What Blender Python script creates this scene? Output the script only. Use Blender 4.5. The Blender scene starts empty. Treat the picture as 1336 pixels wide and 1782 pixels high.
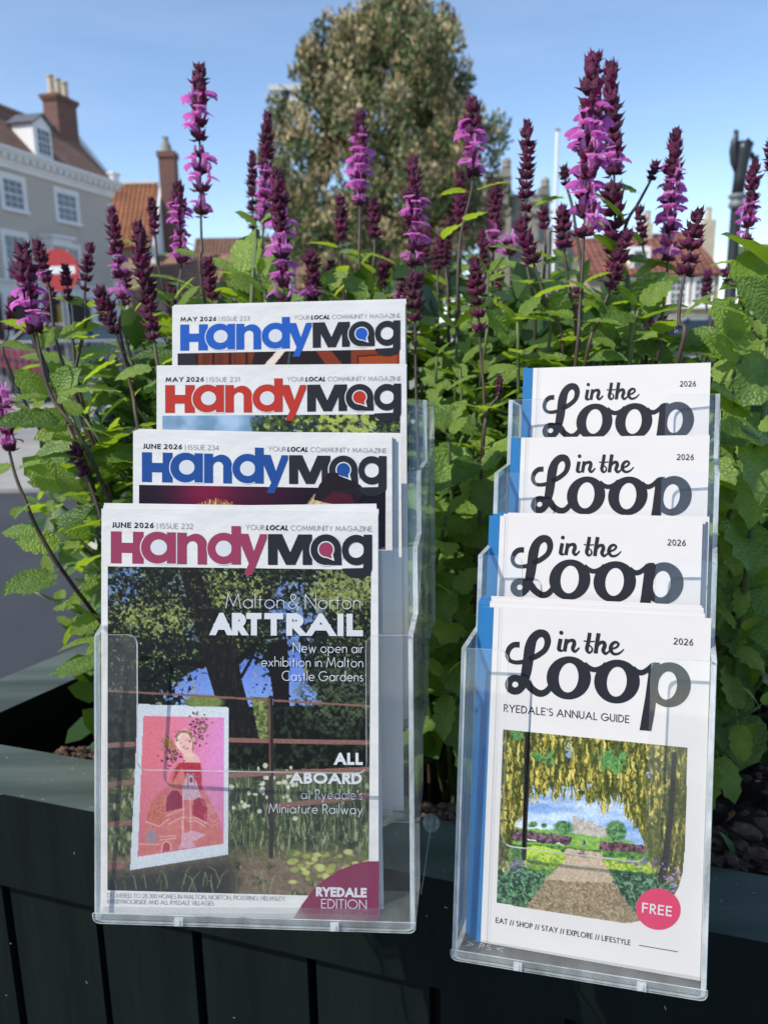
import bpy, math, random
import numpy as np
from mathutils import Vector, Matrix
from mathutils.geometry import tessellate_polygon

scene = bpy.context.scene
col = scene.collection
R_ = math.radians
rnd = random.Random(7)

# ---------------------------------------------------------------- camera
F = 1400.0; CX, CY = 668.0, 891.0          # focal length and centre in pixels of the photograph
CAMH = 1.12
PITCH = R_(12.5); ROLL = R_(1.0)
r0 = np.array([1., 0, 0]); u0 = np.array([0, math.sin(PITCH), math.cos(PITCH)])
FW = np.array([0, math.cos(PITCH), -math.sin(PITCH)])
RT = math.cos(ROLL)*r0 - math.sin(ROLL)*u0
UP = math.sin(ROLL)*r0 + math.cos(ROLL)*u0
CAM = np.array([0, 0, CAMH])
cd = bpy.data.cameras.new('camera'); cam = bpy.data.objects.new('camera', cd); col.objects.link(cam)
cam.matrix_world = Matrix([[RT[0], UP[0], -FW[0], CAM[0]], [RT[1], UP[1], -FW[1], CAM[1]], [RT[2], UP[2], -FW[2], CAM[2]], [0, 0, 0, 1]])
cd.sensor_fit = 'VERTICAL'; cd.sensor_height = 24; cd.lens = 24*F/1782
cd.clip_start = 0.02; cd.clip_end = 3000
cd.dof.use_dof = True; cd.dof.focus_distance = 0.425; cd.dof.aperture_fstop = 9.0
scene.camera = cam

# ---------------------------------------------------------------- light
SUN = np.array([-.60, -.40, .76]); SUN /= np.linalg.norm(SUN)      # towards the sun
w = bpy.data.worlds.new('World'); scene.world = w; w.use_nodes = True
nt = w.node_tree; nt.nodes.clear()
sky = nt.nodes.new('ShaderNodeTexSky'); sky.sky_type = 'NISHITA'; sky.sun_disc = False
sky.sun_elevation = math.asin(SUN[2]); sky.sun_rotation = math.atan2(SUN[0], SUN[1])
sky.air_density = 1.0; sky.dust_density = 0.1; sky.ozone_density = 2.2; sky.altitude = 1200
bg = nt.nodes.new('ShaderNodeBackground'); bg.inputs[1].default_value = 0.15
out = nt.nodes.new('ShaderNodeOutputWorld')
# faint high cirrus over the clear sky
tcw = nt.nodes.new('ShaderNodeTexCoord'); mpw = nt.nodes.new('ShaderNodeMapping'); mpw.inputs['Rotation'].default_value = (.3, .5, .35); mpw.inputs['Scale'].default_value = (1.2, 3.5, 9)
nzw = nt.nodes.new('ShaderNodeTexNoise'); nzw.inputs['Scale'].default_value = 1.3; nzw.inputs['Detail'].default_value = 7; nzw.inputs['Roughness'].default_value = .55
rpw = nt.nodes.new('ShaderNodeMapRange'); rpw.inputs[1].default_value = .46; rpw.inputs[2].default_value = .85; rpw.inputs[3].default_value = 0; rpw.inputs[4].default_value = .16
mxw = nt.nodes.new('ShaderNodeMixRGB'); mxw.inputs[2].default_value = (5.2, 5.6, 6.2, 1)
nt.links.new(tcw.outputs['Generated'], mpw.inputs[0]); nt.links.new(mpw.outputs[0], nzw.inputs['Vector']); nt.links.new(nzw.outputs['Fac'], rpw.inputs[0])
nt.links.new(rpw.outputs[0], mxw.inputs[0]); nt.links.new(sky.outputs[0], mxw.inputs[1]); nt.links.new(mxw.outputs[0], bg.inputs[0]); nt.links.new(bg.outputs[0], out.inputs[0])
sd = bpy.data.lights.new('sun', 'SUN'); sd.energy = 3.75; sd.angle = R_(0.53); sd.color = (1, .94, .84)
so = bpy.data.objects.new('sun', sd); col.objects.link(so)
so.rotation_euler = Vector(SUN).to_track_quat('Z', 'Y').to_euler(); so.location = (-3, -4, 8)
scene.view_settings.view_transform = 'Standard'; scene.view_settings.look = 'None'
scene.view_settings.gamma = 1; scene.view_settings.use_curve_mapping = False
scene.view_settings.exposure = 0.42
scene.cycles.transparent_max_bounces = 48; scene.cycles.max_bounces = 10

# ---------------------------------------------------------------- measuring helpers
def ray(px, py):
    return FW + (px-CX)/F*RT - (py-CY)/F*UP
def P(px, py, z):                 # point at depth z along the view axis
    return CAM + z*ray(px, py)
def PH(px, py, h):                # point on the horizontal plane at height h
    r = ray(px, py); return CAM + (h-CAMH)/r[2]*r
def proj(p):
    d = np.asarray(p)-CAM; z = d@FW
    return CX+F*(d@RT)/z, CY-F*(d@UP)/z, z

# ---------------------------------------------------------------- object helpers
def tag(o, label=None, cat=None, group=None, kind=None):
    if label: o['label'] = label
    if cat: o['category'] = cat
    if group: o['group'] = group
    if kind: o['kind'] = kind
    return o
def empty(name, loc, label=None, cat=None, group=None):
    o = bpy.data.objects.new(name, None); o.location = Vector([float(v) for v in loc]); o.empty_display_size = .02
    col.objects.link(o); return tag(o, label, cat, group)
class MB:
    def __init__(s): s.v = []; s.f = []; s.m = []
    def add(s, vs, fs, mi=0):
        n = len(s.v); s.v += [tuple(float(c) for c in v) for v in vs]
        s.f += [tuple(i+n for i in f) for f in fs]; s.m += [mi]*len(fs)
        return s
    def box(s, o, ex, ey, ez, mi=0):       # corner + three edge vectors
        o, ex, ey, ez = (np.asarray(a, float) for a in (o, ex, ey, ez))
        vs = [o, o+ex, o+ex+ey, o+ey, o+ez, o+ex+ez, o+ex+ey+ez, o+ey+ez]
        fs = [(0, 3, 2, 1), (4, 5, 6, 7), (0, 1, 5, 4), (1, 2, 6, 5), (2, 3, 7, 6), (3, 0, 4, 7)]
        if np.dot(np.cross(ex, ey), ez) < 0: fs = [f[::-1] for f in fs]
        return s.add(vs, fs, mi)
    def cbox(s, c, sx, sy, sz, rz=0, mi=0):
        ex = np.array([math.cos(rz), math.sin(rz), 0])*sx; ey = np.array([-math.sin(rz), math.cos(rz), 0])*sy; ez = np.array([0, 0, sz])
        return s.box(np.asarray(c)-ex/2-ey/2-ez/2, ex, ey, ez, mi)
    def tube(s, pts, rad, n=6, mi=0, cap=True):
        pts = [np.asarray(p, float) for p in pts]; k = len(pts)
        if not hasattr(rad, '__len__'): rad = [rad]*k
        rings = []; ref = None
        for i, p in enumerate(pts):
            t = pts[min(i+1, k-1)]-pts[max(i-1, 0)]; t = t/(np.linalg.norm(t)+1e-12)
            if ref is None:
                ref = np.cross(t, [0, 0, 1.]) if abs(t[2]) < .9 else np.cross(t, [1., 0, 0])
            ref = ref-t*(ref@t); ref /= np.linalg.norm(ref); b = np.cross(t, ref)
            rings.append([p+rad[i]*(math.cos(a)*ref+math.sin(a)*b) for a in [2*math.pi*j/n for j in range(n)]])
        vs = [q for r in rings for q in r]
        fs = [(i*n+j, i*n+(j+1) % n, (i+1)*n+(j+1) % n, (i+1)*n+j) for i in range(k-1) for j in range(n)]
        if cap: fs += [tuple(range(n))[::-1], tuple((k-1)*n+j for j in range(n))]
        return s.add(vs, fs, mi)
    def build(s, name, mats, parent=None, smooth=False, loc=None):
        me = bpy.data.meshes.new(name); base = np.zeros(3)
        if parent is not None: base = world_loc(parent)
        if loc is not None: base = np.asarray(loc, float)
        me.from_pydata([tuple(float(c) for c in np.array(v)-base) for v in s.v], [], s.f)
        if not isinstance(mats, (list, tuple)): mats = [mats]
        for m in mats: me.materials.append(m)
        if len(mats) > 1: me.polygons.foreach_set('material_index', s.m)
        if smooth: me.polygons.foreach_set('use_smooth', [True]*len(me.polygons))
        me.update()
        o = bpy.data.objects.new(name, me); col.objects.link(o)
        if parent is not None: o.parent = parent
        elif loc is not None: o.location = Vector([float(c) for c in loc])
        return o
def world_loc(o):
    v = np.zeros(3)
    while o is not None: v = v+np.array(o.location); o = o.parent
    return v
def inst(name, me, parent, M):            # place shared mesh: M world matrix, parent unrotated empty
    o = bpy.data.objects.new(name, me); col.objects.link(o)
    o.parent = parent
    o.matrix_basis = Matrix.Translation(-Vector([float(c) for c in world_loc(parent)])) @ M
    return o
def frame(loc, x, y, z, s=1.0):
    x, y, z = (np.asarray(a, float)*s for a in (x, y, z))
    return Matrix([[x[0], y[0], z[0], loc[0]], [x[1], y[1], z[1], loc[1]], [x[2], y[2], z[2], loc[2]], [0, 0, 0, 1]])
def unit(v):
    v = np.asarray(v, float); return v/(np.linalg.norm(v)+1e-12)
def polyfill(pts):                        # triangulate a 2-D outline (list of loops)
    loops = pts if isinstance(pts[0][0], (list, tuple, np.ndarray)) else [pts]
    tri = tessellate_polygon([[Vector((float(p[0]), float(p[1]), 0)) for p in l] for l in loops])
    return [tuple(p) for l in loops for p in l], [tuple(t) for t in tri]

# ---------------------------------------------------------------- materials
def srgb(r, g, b):
    f = lambda c: (c/12.92 if c <= .04045 else ((c+.055)/1.055)**2.4)
    return (f(r/255), f(g/255), f(b/255))
MATS = {}
def mat(name, c, rough=.6, spec=.5, metal=0, c2=None, scale=20, detail=3, bump=0, bscale=60, coords='Object', nstretch=None, trans=0, coat=0, dist=.001):
    if name in MATS: return MATS[name]
    m = bpy.data.materials.new(name); m.use_nodes = True; t = m.node_tree; b = t.nodes['Principled BSDF']
    b.inputs['Base Color'].default_value = (*c, 1); b.inputs['Roughness'].default_value = rough
    b.inputs['Specular IOR Level'].default_value = spec; b.inputs['Metallic'].default_value = metal
    b.inputs['Coat Weight'].default_value = coat; b.inputs['Coat Roughness'].default_value = .08
    tc = t.nodes.new('ShaderNodeTexCoord'); src = tc.outputs[coords]
    if nstretch:
        mp = t.nodes.new('ShaderNodeMapping'); mp.inputs['Scale'].default_value = nstretch
        t.links.new(src, mp.inputs[0]); src = mp.outputs[0]
    if c2 is not None:
        n = t.nodes.new('ShaderNodeTexNoise'); n.inputs['Scale'].default_value = scale; n.inputs['Detail'].default_value = detail
        r = t.nodes.new('ShaderNodeValToRGB'); r.color_ramp.elements[0].position = .35; r.color_ramp.elements[1].position = .68
        r.color_ramp.elements[0].color = (*c, 1); r.color_ramp.elements[1].color = (*c2, 1)
        t.links.new(src, n.inputs['Vector']); t.links.new(n.outputs['Fac'], r.inputs[0]); t.links.new(r.outputs[0], b.inputs['Base Color'])
    if bump:
        n = t.nodes.new('ShaderNodeTexNoise'); n.inputs['Scale'].default_value = bscale; n.inputs['Detail'].default_value = 5
        bp = t.nodes.new('ShaderNodeBump'); bp.inputs['Strength'].default_value = bump; bp.inputs['Distance'].default_value = dist
        t.links.new(src, n.inputs['Vector']); t.links.new(n.outputs['Fac'], bp.inputs['Height']); t.links.new(bp.outputs[0], b.inputs['Normal'])
    MATS[name] = m; return m
def N(t, k, **kw):
    n = t.nodes.new(k)
    for a, v in kw.items(): setattr(n, a, v)
    return n
def plastic(name, haze, tint, edge=False, rough=.03):
    m = bpy.data.materials.new(name); m.use_nodes = True; t = m.node_tree; t.nodes.clear()
    o = N(t, 'ShaderNodeOutputMaterial'); tr = N(t, 'ShaderNodeBsdfTransparent'); tr.inputs[0].default_value = (*tint, 1)
    gl = N(t, 'ShaderNodeBsdfGlossy'); gl.inputs[0].default_value = (1, 1, 1, 1); gl.inputs[1].default_value = rough
    df = N(t, 'ShaderNodeBsdfDiffuse'); df.inputs[0].default_value = (.82, .86, .87, 1)
    tl = N(t, 'ShaderNodeBsdfTranslucent'); tl.inputs[0].default_value = (.82, .86, .87, 1)
    dm = N(t, 'ShaderNodeMixShader'); dm.inputs[0].default_value = .5
    t.links.new(df.outputs[0], dm.inputs[1]); t.links.new(tl.outputs[0], dm.inputs[2])
    tc = N(t, 'ShaderNodeTexCoord'); mp = N(t, 'ShaderNodeMapping'); mp.inputs['Scale'].default_value = (1, 1, .35)
    n = N(t, 'ShaderNodeTexNoise'); n.inputs['Scale'].default_value = 60; n.inputs['Detail'].default_value = 6; n.inputs['Roughness'].default_value = .7
    rp = N(t, 'ShaderNodeMapRange'); rp.inputs[1].default_value = .35; rp.inputs[2].default_value = .8; rp.inputs[3].default_value = haze*.5; rp.inputs[4].default_value = haze*1.8
    t.links.new(tc.outputs['Object'], mp.inputs[0]); t.links.new(mp.outputs[0], n.inputs['Vector']); t.links.new(n.outputs['Fac'], rp.inputs[0])
    m1 = N(t, 'ShaderNodeMixShader'); t.links.new(rp.outputs[0], m1.inputs[0]); t.links.new(tr.outputs[0], m1.inputs[1]); t.links.new(dm.outputs[0], m1.inputs[2])
    lw_ = N(t, 'ShaderNodeLayerWeight'); lw_.inputs[0].default_value = .5; pw = N(t, 'ShaderNodeMath', operation='POWER'); pw.inputs[1].default_value = 5
    fr = N(t, 'ShaderNodeMath', operation='MULTIPLY_ADD'); fr.inputs[1].default_value = .85; fr.inputs[2].default_value = .04 if edge else .028
    t.links.new(lw_.outputs['Facing'], pw.inputs[0]); t.links.new(pw.outputs[0], fr.inputs[0])
    m2 = N(t, 'ShaderNodeMixShader'); t.links.new(fr.outputs[0], m2.inputs[0]); t.links.new(m1.outputs[0], m2.inputs[1]); t.links.new(gl.outputs[0], m2.inputs[2])
    t.links.new(m2.outputs[0], o.inputs[0]); return m
M_CLEAR = plastic('clear_acrylic', .02, (.995, .998, .998))
M_EDGE = plastic('acrylic_edge', .75, (.60, .66, .68), True, .12)
M_BASE = plastic('scuffed_acrylic', .13, (.92, .94, .94), rough=.15)
def paper(name, c, bump=.15):
    return mat(name, c, rough=.55, spec=.3, bump=bump, bscale=28, dist=.0022 if bump > .3 else .0006, nstretch=(1, 1, 2.2), c2=tuple(v*.955 for v in c), scale=22, detail=6)
M_NEWS = paper('newsprint_paper', (.625, .61, .59), .6)
M_SILK = paper('silk_paper', (.60, .57, .55), .1)
M_PAGES = mat('page_edges', (.56, .57, .58), rough=.8, c2=(.47, .48, .50), scale=900, nstretch=(.2, .2, 3))
def ink(name, c): return mat('ink_'+name, tuple(v*.66 for v in c), rough=.6, spec=.15)
M_BLACK = ink('black', srgb(44, 46, 54)); M_TEXT = ink('text', (.012, .012, .016)); M_GREY = ink('grey', srgb(120, 122, 130)); M_WHITE = ink('white', (.82, .84, .87))
M_ROSE = ink('rose', srgb(168, 68, 100)); M_BLUE = ink('blue', srgb(36, 84, 160)); M_BLUE2 = ink('light_blue', srgb(38, 102, 200)); M_RED = ink('red', srgb(205, 60, 48))
M_PLUM = ink('plum', srgb(142, 48, 88)); M_PINK = ink('pink', srgb(232, 62, 108)); M_CYAN = ink('spine_blue', srgb(48, 128, 190)); M_CREASE = ink('crease', (.66, .65, .66)); M_NAVY = ink('navy', srgb(52, 44, 66))
def vcol(name):
    m = bpy.data.materials.new(name); m.use_nodes = True; t = m.node_tree; b = t.nodes['Principled BSDF']
    a = N(t, 'ShaderNodeAttribute'); a.attribute_name = 'Col'
    t.links.new(a.outputs['Color'], b.inputs['Base Color']); b.inputs['Roughness'].default_value = .6; b.inputs['Specular IOR Level'].default_value = .15
    return m
M_PRINT = vcol('printed_picture')
# ================================================================ stroke alphabet (geometric sans)
def arc(cx, cy, rx, ry, a0, a1, n=14):
    return [(cx+rx*math.cos(R_(a0+(a1-a0)*i/n)), cy+ry*math.sin(R_(a0+(a1-a0)*i/n))) for i in range(n+1)]
G = {
'A': (.86, [[(0, 0), (.43, 1), (.86, 0)], [(.15, .33), (.71, .33)]]),
'B': (.5, [[(0, 0), (0, 1), (.22, 1)]+arc(.22, .76, .22, .24, 90, -90, 8)+[(0, .52)], [(.22, .52)]+arc(.24, .26, .26, .26, 90, -90, 8)+[(0, 0)]]),
'C': (.82, [arc(.5, .5, .5, .5, 48, 312, 20)]),
'D': (.68, [[(0, 0), (0, 1), (.2, 1)]+arc(.2, .5, .48, .5, 90, -90, 14)+[(0, 0)]]),
'E': (.46, [[(.46, 1), (0, 1), (0, 0), (.46, 0)], [(0, .52), (.42, .52)]]),
'F': (.44, [[(.44, 1), (0, 1), (0, 0)], [(0, .52), (.4, .52)]]),
'G': (.98, [arc(.5, .5, .5, .5, 45, 358, 22)+[(.56, .48)]]),
'H': (.64, [[(0, 0), (0, 1)], [(.64, 0), (.64, 1)], [(0, .52), (.64, .52)]]),
'I': (.0, [[(0, 0), (0, 1)]]),
'J': (.3, [[(.3, 1), (.3, .2)]+arc(.12, .2, .18, .2, 0, -100, 6)]),
'K': (.56, [[(0, 0), (0, 1)], [(.52, 1), (.02, .5), (.56, 0)]]),
'L': (.42, [[(0, 1), (0, 0), (.42, 0)]]),
'M': (.94, [[(0, 0), (.14, 1), (.47, .15), (.8, 1), (.94, 0)]]),
'N': (.72, [[(0, 0), (0, 1), (.72, 0), (.72, 1)]]),
'O': (1.0, [arc(.5, .5, .5, .5, 90, 450, 26)]),
'P': (.46, [[(0, 0), (0, 1), (.2, 1)]+arc(.2, .74, .26, .26, 90, -90, 8)+[(0, .48)]]),
'R': (.48, [[(0, 0), (0, 1), (.2, 1)]+arc(.2, .74, .26, .26, 90, -90, 8)+[(0, .48)], [(.18, .48), (.48, 0)]]),
'S': (.5, [arc(.26, .75, .22, .25, 40, 250, 10)+arc(.25, .26, .25, .26, 65, -150, 12)]),
'T': (.52, [[(0, 1), (.52, 1)], [(.26, 1), (.26, 0)]]),
'U': (.6, [[(0, 1), (0, .3)]+arc(.3, .3, .3, .3, 180, 360, 12)+[(.6, 1)]]),
'V': (.76, [[(0, 1), (.38, 0), (.76, 1)]]),
'W': (1.1, [[(0, 1), (.28, 0), (.55, .9), (.82, 0), (1.1, 1)]]),
'X': (.6, [[(0, 1), (.6, 0)], [(.6, 1), (0, 0)]]),
'Y': (.66, [[(0, 1), (.33, .48), (.66, 1)], [(.33, .48), (.33, 0)]]),
'Z': (.58, [[(.02, 1), (.58, 1), (0, 0), (.58, 0)]]),
'0': (.52, [arc(.26, .5, .26, .5, 90, 450, 20)]),
'1': (.2, [[(0, .82), (.2, 1), (.2, 0)]]),
'2': (.5, [arc(.25, .74, .25, .26, 165, -35, 10)+[(0, 0), (.52, 0)]]),
'3': (.46, [arc(.22, .76, .21, .24, 150, -80, 10), arc(.22, .27, .25, .27, 85, -150, 11)]),
'4': (.56, [[(.56, .27), (0, .27), (.42, 1), (.42, 0)]]),
'6': (.5, [[(.36, 1)]+arc(.25, .29, .25, .29, 150, 510, 18)]),
'8': (.48, [arc(.24, .76, .2, .24, 90, 450, 14), arc(.24, .27, .24, .27, 90, 450, 14)]),
'&': (.66, [[(.66, 0), (.14, .7)]+arc(.3, .82, .17, .17, 200, -60, 9)+[(.12, .45)]+arc(.24, .25, .24, .25, 140, 330, 9)+[(.64, .45)]]),
'a': (.58, [arc(.29, .3, .29, .3, 90, 450, 18), [(.58, .6), (.58, 0)]]),
'b': (.58, [arc(.29, .3, .29, .3, 90, 450, 18), [(0, 1.08), (0, 0)]]),
'c': (.5, [arc(.3, .3, .3, .3, 50, 310, 14)]),
'd': (.58, [arc(.29, .3, .29, .3, 90, 450, 18), [(.58, 1.08), (.58, 0)]]),
'e': (.58, [[(.02, .3), (.57, .3)]+arc(.29, .3, .29, .3, 0, 310, 17)]),
'h': (.44, [[(0, 1.08), (0, 0)], [(0, .3)]+arc(.22, .37, .22, .23, 170, 0, 9)+[(.44, 0)]]),
'i': (.0, [[(0, .6), (0, 0)], [(0, .88), (0, .8)]]),
'l': (.0, [[(0, 1.08), (0, 0)]]),
'n': (.44, [[(0, .6), (0, 0)], [(0, .3)]+arc(.22, .37, .22, .23, 170, 0, 9)+[(.44, 0)]]),
'o': (.6, [arc(.3, .3, .3, .3, 90, 450, 18)]),
'p': (.58, [arc(.29, .3, .29, .3, 90, 450, 18), [(0, .6), (0, -.38)]]),
'r': (.22, [[(0, .6), (0, 0)], [(0, .36)]+arc(.2, .4, .2, .2, 170, 70, 5)]),
's': (.32, [arc(.17, .45, .14, .15, 40, 250, 8)+arc(.16, .15, .16, .15, 65, -150, 9)]),
't': (.26, [[(.13, .88), (.13, 0)], [(0, .6), (.28, .6)]]),
'u': (.44, [[(0, .6), (0, .23)]+arc(.22, .22, .22, .22, 180, 360, 9)+[(.44, .6)], [(.44, .3), (.44, 0)]]),
'w': (.76, [[(0, .6), (.2, 0), (.38, .55), (.56, 0), (.76, .6)]]),
'x': (.44, [[(0, .6), (.44, 0)], [(.44, .6), (0, 0)]]),
'y': (.5, [[(0, .6), (.26, .02)], [(.5, .6), (.1, -.38)]]),
',': (.06, [[(.06, .08), (0, -.14)]]), '.': (.0, [[(0, 0), (0, .07)]]), "'": (.02, [[(.03, 1), (0, .74)]]),
'/': (.26, [[(0, -.1), (.26, 1.05)]]), '|': (.0, [[(0, -.25), (0, 1.2)]]),
'>': (.7, [[(0, .9), (.7, .5), (0, .1)]]), '<': (.7, [[(.7, .9), (0, .5), (.7, .1)]]),
}
def ribbon(pts, wd, closed=False):
    """variable-width ribbon with mitred joints; returns (verts, quads)"""
    p = np.array(pts, float); n = len(p)
    if closed is False and n > 3 and np.linalg.norm(p[0]-p[-1]) < 1e-9: closed = True
    if closed: p = p[:-1]; n -= 1
    wd = np.full(n, wd) if np.isscalar(wd) else np.array(wd, float)[:n]
    L = []; Rr = []
    for i in range(n):
        a = p[(i-1) % n] if (closed or i) else None; b = p[(i+1) % n] if (closed or i < n-1) else None
        d1 = unit(p[i]-a) if a is not None else None; d2 = unit(b-p[i]) if b is not None else None
        if d1 is None: d1 = d2
        if d2 is None: d2 = d1
        n1 = np.array([-d1[1], d1[0]]); n2 = np.array([-d2[1], d2[0]])
        m = n1+n2; l = np.linalg.norm(m)
        m = n1 if l < .3 else m/l
        k = min(1/max(m@n1, .2), 3.2)
        L.append(p[i]+m*wd[i]/2*k); Rr.append(p[i]-m*wd[i]/2*k)
    vs = L+Rr; q = n if closed else n-1
    return vs, [(i, (i+1) % n, n+(i+1) % n, n+i) for i in range(q)]
def clip_y(v, faces, lo, hi):
    if lo < -5: return v, faces
    V = []; Fo = []
    for f in faces:
        poly = [tuple(v[i]) for i in f]
        for y0, sg in ((lo, 1), (hi, -1)):
            out = []
            for i in range(len(poly)):
                a, b = poly[i-1], poly[i]; ia = sg*(a[1]-y0) >= -1e-9; ib = sg*(b[1]-y0) >= -1e-9
                if ia != ib: t = (y0-a[1])/(b[1]-a[1]); out.append((a[0]+(b[0]-a[0])*t, y0))
                if ib: out.append(b)
            poly = out
            if len(poly) < 3: break
        if len(poly) >= 3: Fo.append(tuple(range(len(V), len(V)+len(poly)))); V += poly
    return np.array(V), Fo
def smooth_path(pts, k=6):
    """Catmull-Rom through (x,y,w) points"""
    p = np.array(pts, float); out = []
    for i in range(len(p)-1):
        a = p[max(i-1, 0)]; b = p[i]; c = p[i+1]; d = p[min(i+2, len(p)-1)]
        for j in range(k):
            t = j/k
            out.append(.5*((2*b)+(-a+c)*t+(2*a-5*b+4*c-d)*t*t+(-a+3*b-3*c+d)*t**3))
    out.append(p[-1]); return np.array(out)
class Art:
    """flat print collected in photo pixels on a reference cover; every shape gets its own tiny layer"""
    def __init__(s): s.items = []; s.k = 0
    def shape(s, vs, fs, m, lay=None, pf=False):
        if lay is None: lay = s.k; s.k += 1
        s.items.append((np.array([(v[0], v[1]) for v in vs], float), fs, m, lay, pf)); return s
    def poly(s, pts, m): v, f = polyfill(pts); return s.shape(v, f, m)
    def rib(s, pts, wd, m): v, f = ribbon(pts, wd); return s.shape(v, f, m)
    def brush(s, pts, m, ox=0, oy=0, sc=1):
        q = smooth_path(pts); return s.rib(np.c_[ox+q[:, 0]/sc, oy+q[:, 1]/sc], q[:, 2]/sc, m)
    def ell(s, cx, cy, rx, ry, m, rot=0, n=36):
        pts = [(cx+rx*math.cos(a)*math.cos(rot)-ry*math.sin(a)*math.sin(rot), cy+rx*math.cos(a)*math.sin(rot)+ry*math.sin(a)*math.cos(rot)) for a in [2*math.pi*i/n for i in range(n)]]
        return s.shape([(cx, cy)]+pts, [(0, i+1, (i+1) % n+1) for i in range(n)], m)
    def ring(s, o, i, m, n=48):           # o,i = (cx,cy,rx,ry[,rot])
        def E(e): 
            cx, cy, rx, ry = e[:4]; rot = e[4] if len(e) > 4 else 0
            return [(cx+rx*math.cos(a)*math.cos(rot)-ry*math.sin(a)*math.sin(rot), cy+rx*math.cos(a)*math.sin(rot)+ry*math.sin(a)*math.cos(rot)) for a in [2*math.pi*k/n for k in range(n)]]
        return s.shape(E(o)+E(i), [(k, (k+1) % n, n+(k+1) % n, n+k) for k in range(n)], m)
    def text(s, st, x0, y0, x1, y1, h, wt, m, gap=.16, up=None, slant=0):
        """baseline from (x0,y0) to (x1,y1) in pixels, cap height h, stroke weight wt (share of h)"""
        gl = []; x = 0
        for ch in st:
            if ch == ' ': x += .34; continue
            wdt, st_ = G[ch]; gl.append((x, st_, ch)); x += wdt*(1-wt*.5)+wt+gap
        tot = x-gap; b = np.array([x1-x0, y1-y0], float); L = np.linalg.norm(b); ex = b/tot
        upv = np.array(up if up is not None else (0, -1), float)*h
        sx = L/tot/h
        k0 = s.k; s.k += 8
        for gi, (gx, strokes, ch_) in enumerate(gl):
            for si, stc in enumerate(strokes):
                q = np.array(stc, float); q = np.c_[gx+wt/2+q[:, 0]*(1-wt*.5)+q[:, 1]*slant, wt/2+q[:, 1]*(1-wt)]
                # ribbon in an isotropic space, then shear to the baseline
                q2 = np.c_[q[:, 0]*sx, q[:, 1]]
                cap = ch_.isupper() or ch_.isdigit(); lo_, hi_ = -9, 9
                if cap and len(q2) > 1 and np.linalg.norm(q2[0]-q2[-1]) > 1e-6:
                    for e, nb in ((0, 1), (-1, -2)):
                        dd = unit(q2[e]-q2[nb]); yy = stc[e][1]
                        if abs(dd[1]) > .3 and (yy <= .001 or yy >= .999): q2[e] = q2[e]+dd*wt*1.2
                        elif abs(dd[1]) < .02: q2[e] = q2[e]+dd*wt*.5
                if cap: lo_, hi_ = 0, 1
                v, f = ribbon(q2, wt)
                v, f = clip_y(np.array(v), f, lo_, hi_)
                if not f: continue
                vs = np.array([x0, y0])+np.outer(v[:, 0]/sx, ex)+np.outer(v[:, 1], upv)
                s.shape(vs, f, m, k0+(gi % 2)*4+si, cap)
        return s

# ---------------------------------------------------------------- planes of the covers
class Plane:
    """parallelogram: p0 + u*e1 + v*e2, facing the camera"""
    def __init__(s, p0, e1, e2):
        s.p0, s.e1, s.e2 = (np.asarray(a, float) for a in (p0, e1, e2))
        s.n = unit(np.cross(s.e2, s.e1))
        if s.n@(CAM-s.p0) < 0: s.n = -s.n
        s.A = np.linalg.pinv(np.c_[s.e1, s.e2])
    @staticmethod
    def quad(c, z):
        p = [P(*c[i], z[i]) for i in range(4)]
        return Plane(p[0], ((p[1]-p[0])+(p[2]-p[3]))/2, ((p[3]-p[0])+(p[2]-p[1]))/2)
    def uv(s, px):
        px = np.atleast_2d(px); r = FW+np.outer((px[:, 0]-CX)/F, RT)-np.outer((px[:, 1]-CY)/F, UP)
        t = (s.n@(s.p0-CAM))/(r@s.n); q = CAM+r*t[:, None]-s.p0
        return q@s.A.T
    def at(s, uv, off=0):
        uv = np.atleast_2d(uv); return s.p0+np.outer(uv[:, 0], s.e1)+np.outer(uv[:, 1], s.e2)+s.n*off
    def shifted(s, d, du=0, dv=0):
        return Plane(s.p0-s.n*d+s.e1*du+s.e2*dv, s.e1, s.e2)
def print_art(name, art, ref, dst, parent, off0=.00012, vmax=None, step=9e-6, curl=None):
    groups = {}
    mb = MB(); mats = []
    for px, fs, m, k, pf in art.items:
        uv = ref.uv(px)
        if vmax is not None:
            keep = [f for f in fs if max(uv[i][1] for i in f) < vmax]
            if not keep: continue
            fs = keep
        if m not in mats: mats.append(m)
        V_ = dst.at(uv, off0+k*step)
        if pf:
            for fi, f in enumerate(fs):
                for i in f: V_[i] += dst.n*(fi % 5)*step*.18
        mb.add(V_, fs, mats.index(m))
    if not mb.v: return None
    return mb.build(name, mats, parent)

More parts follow.
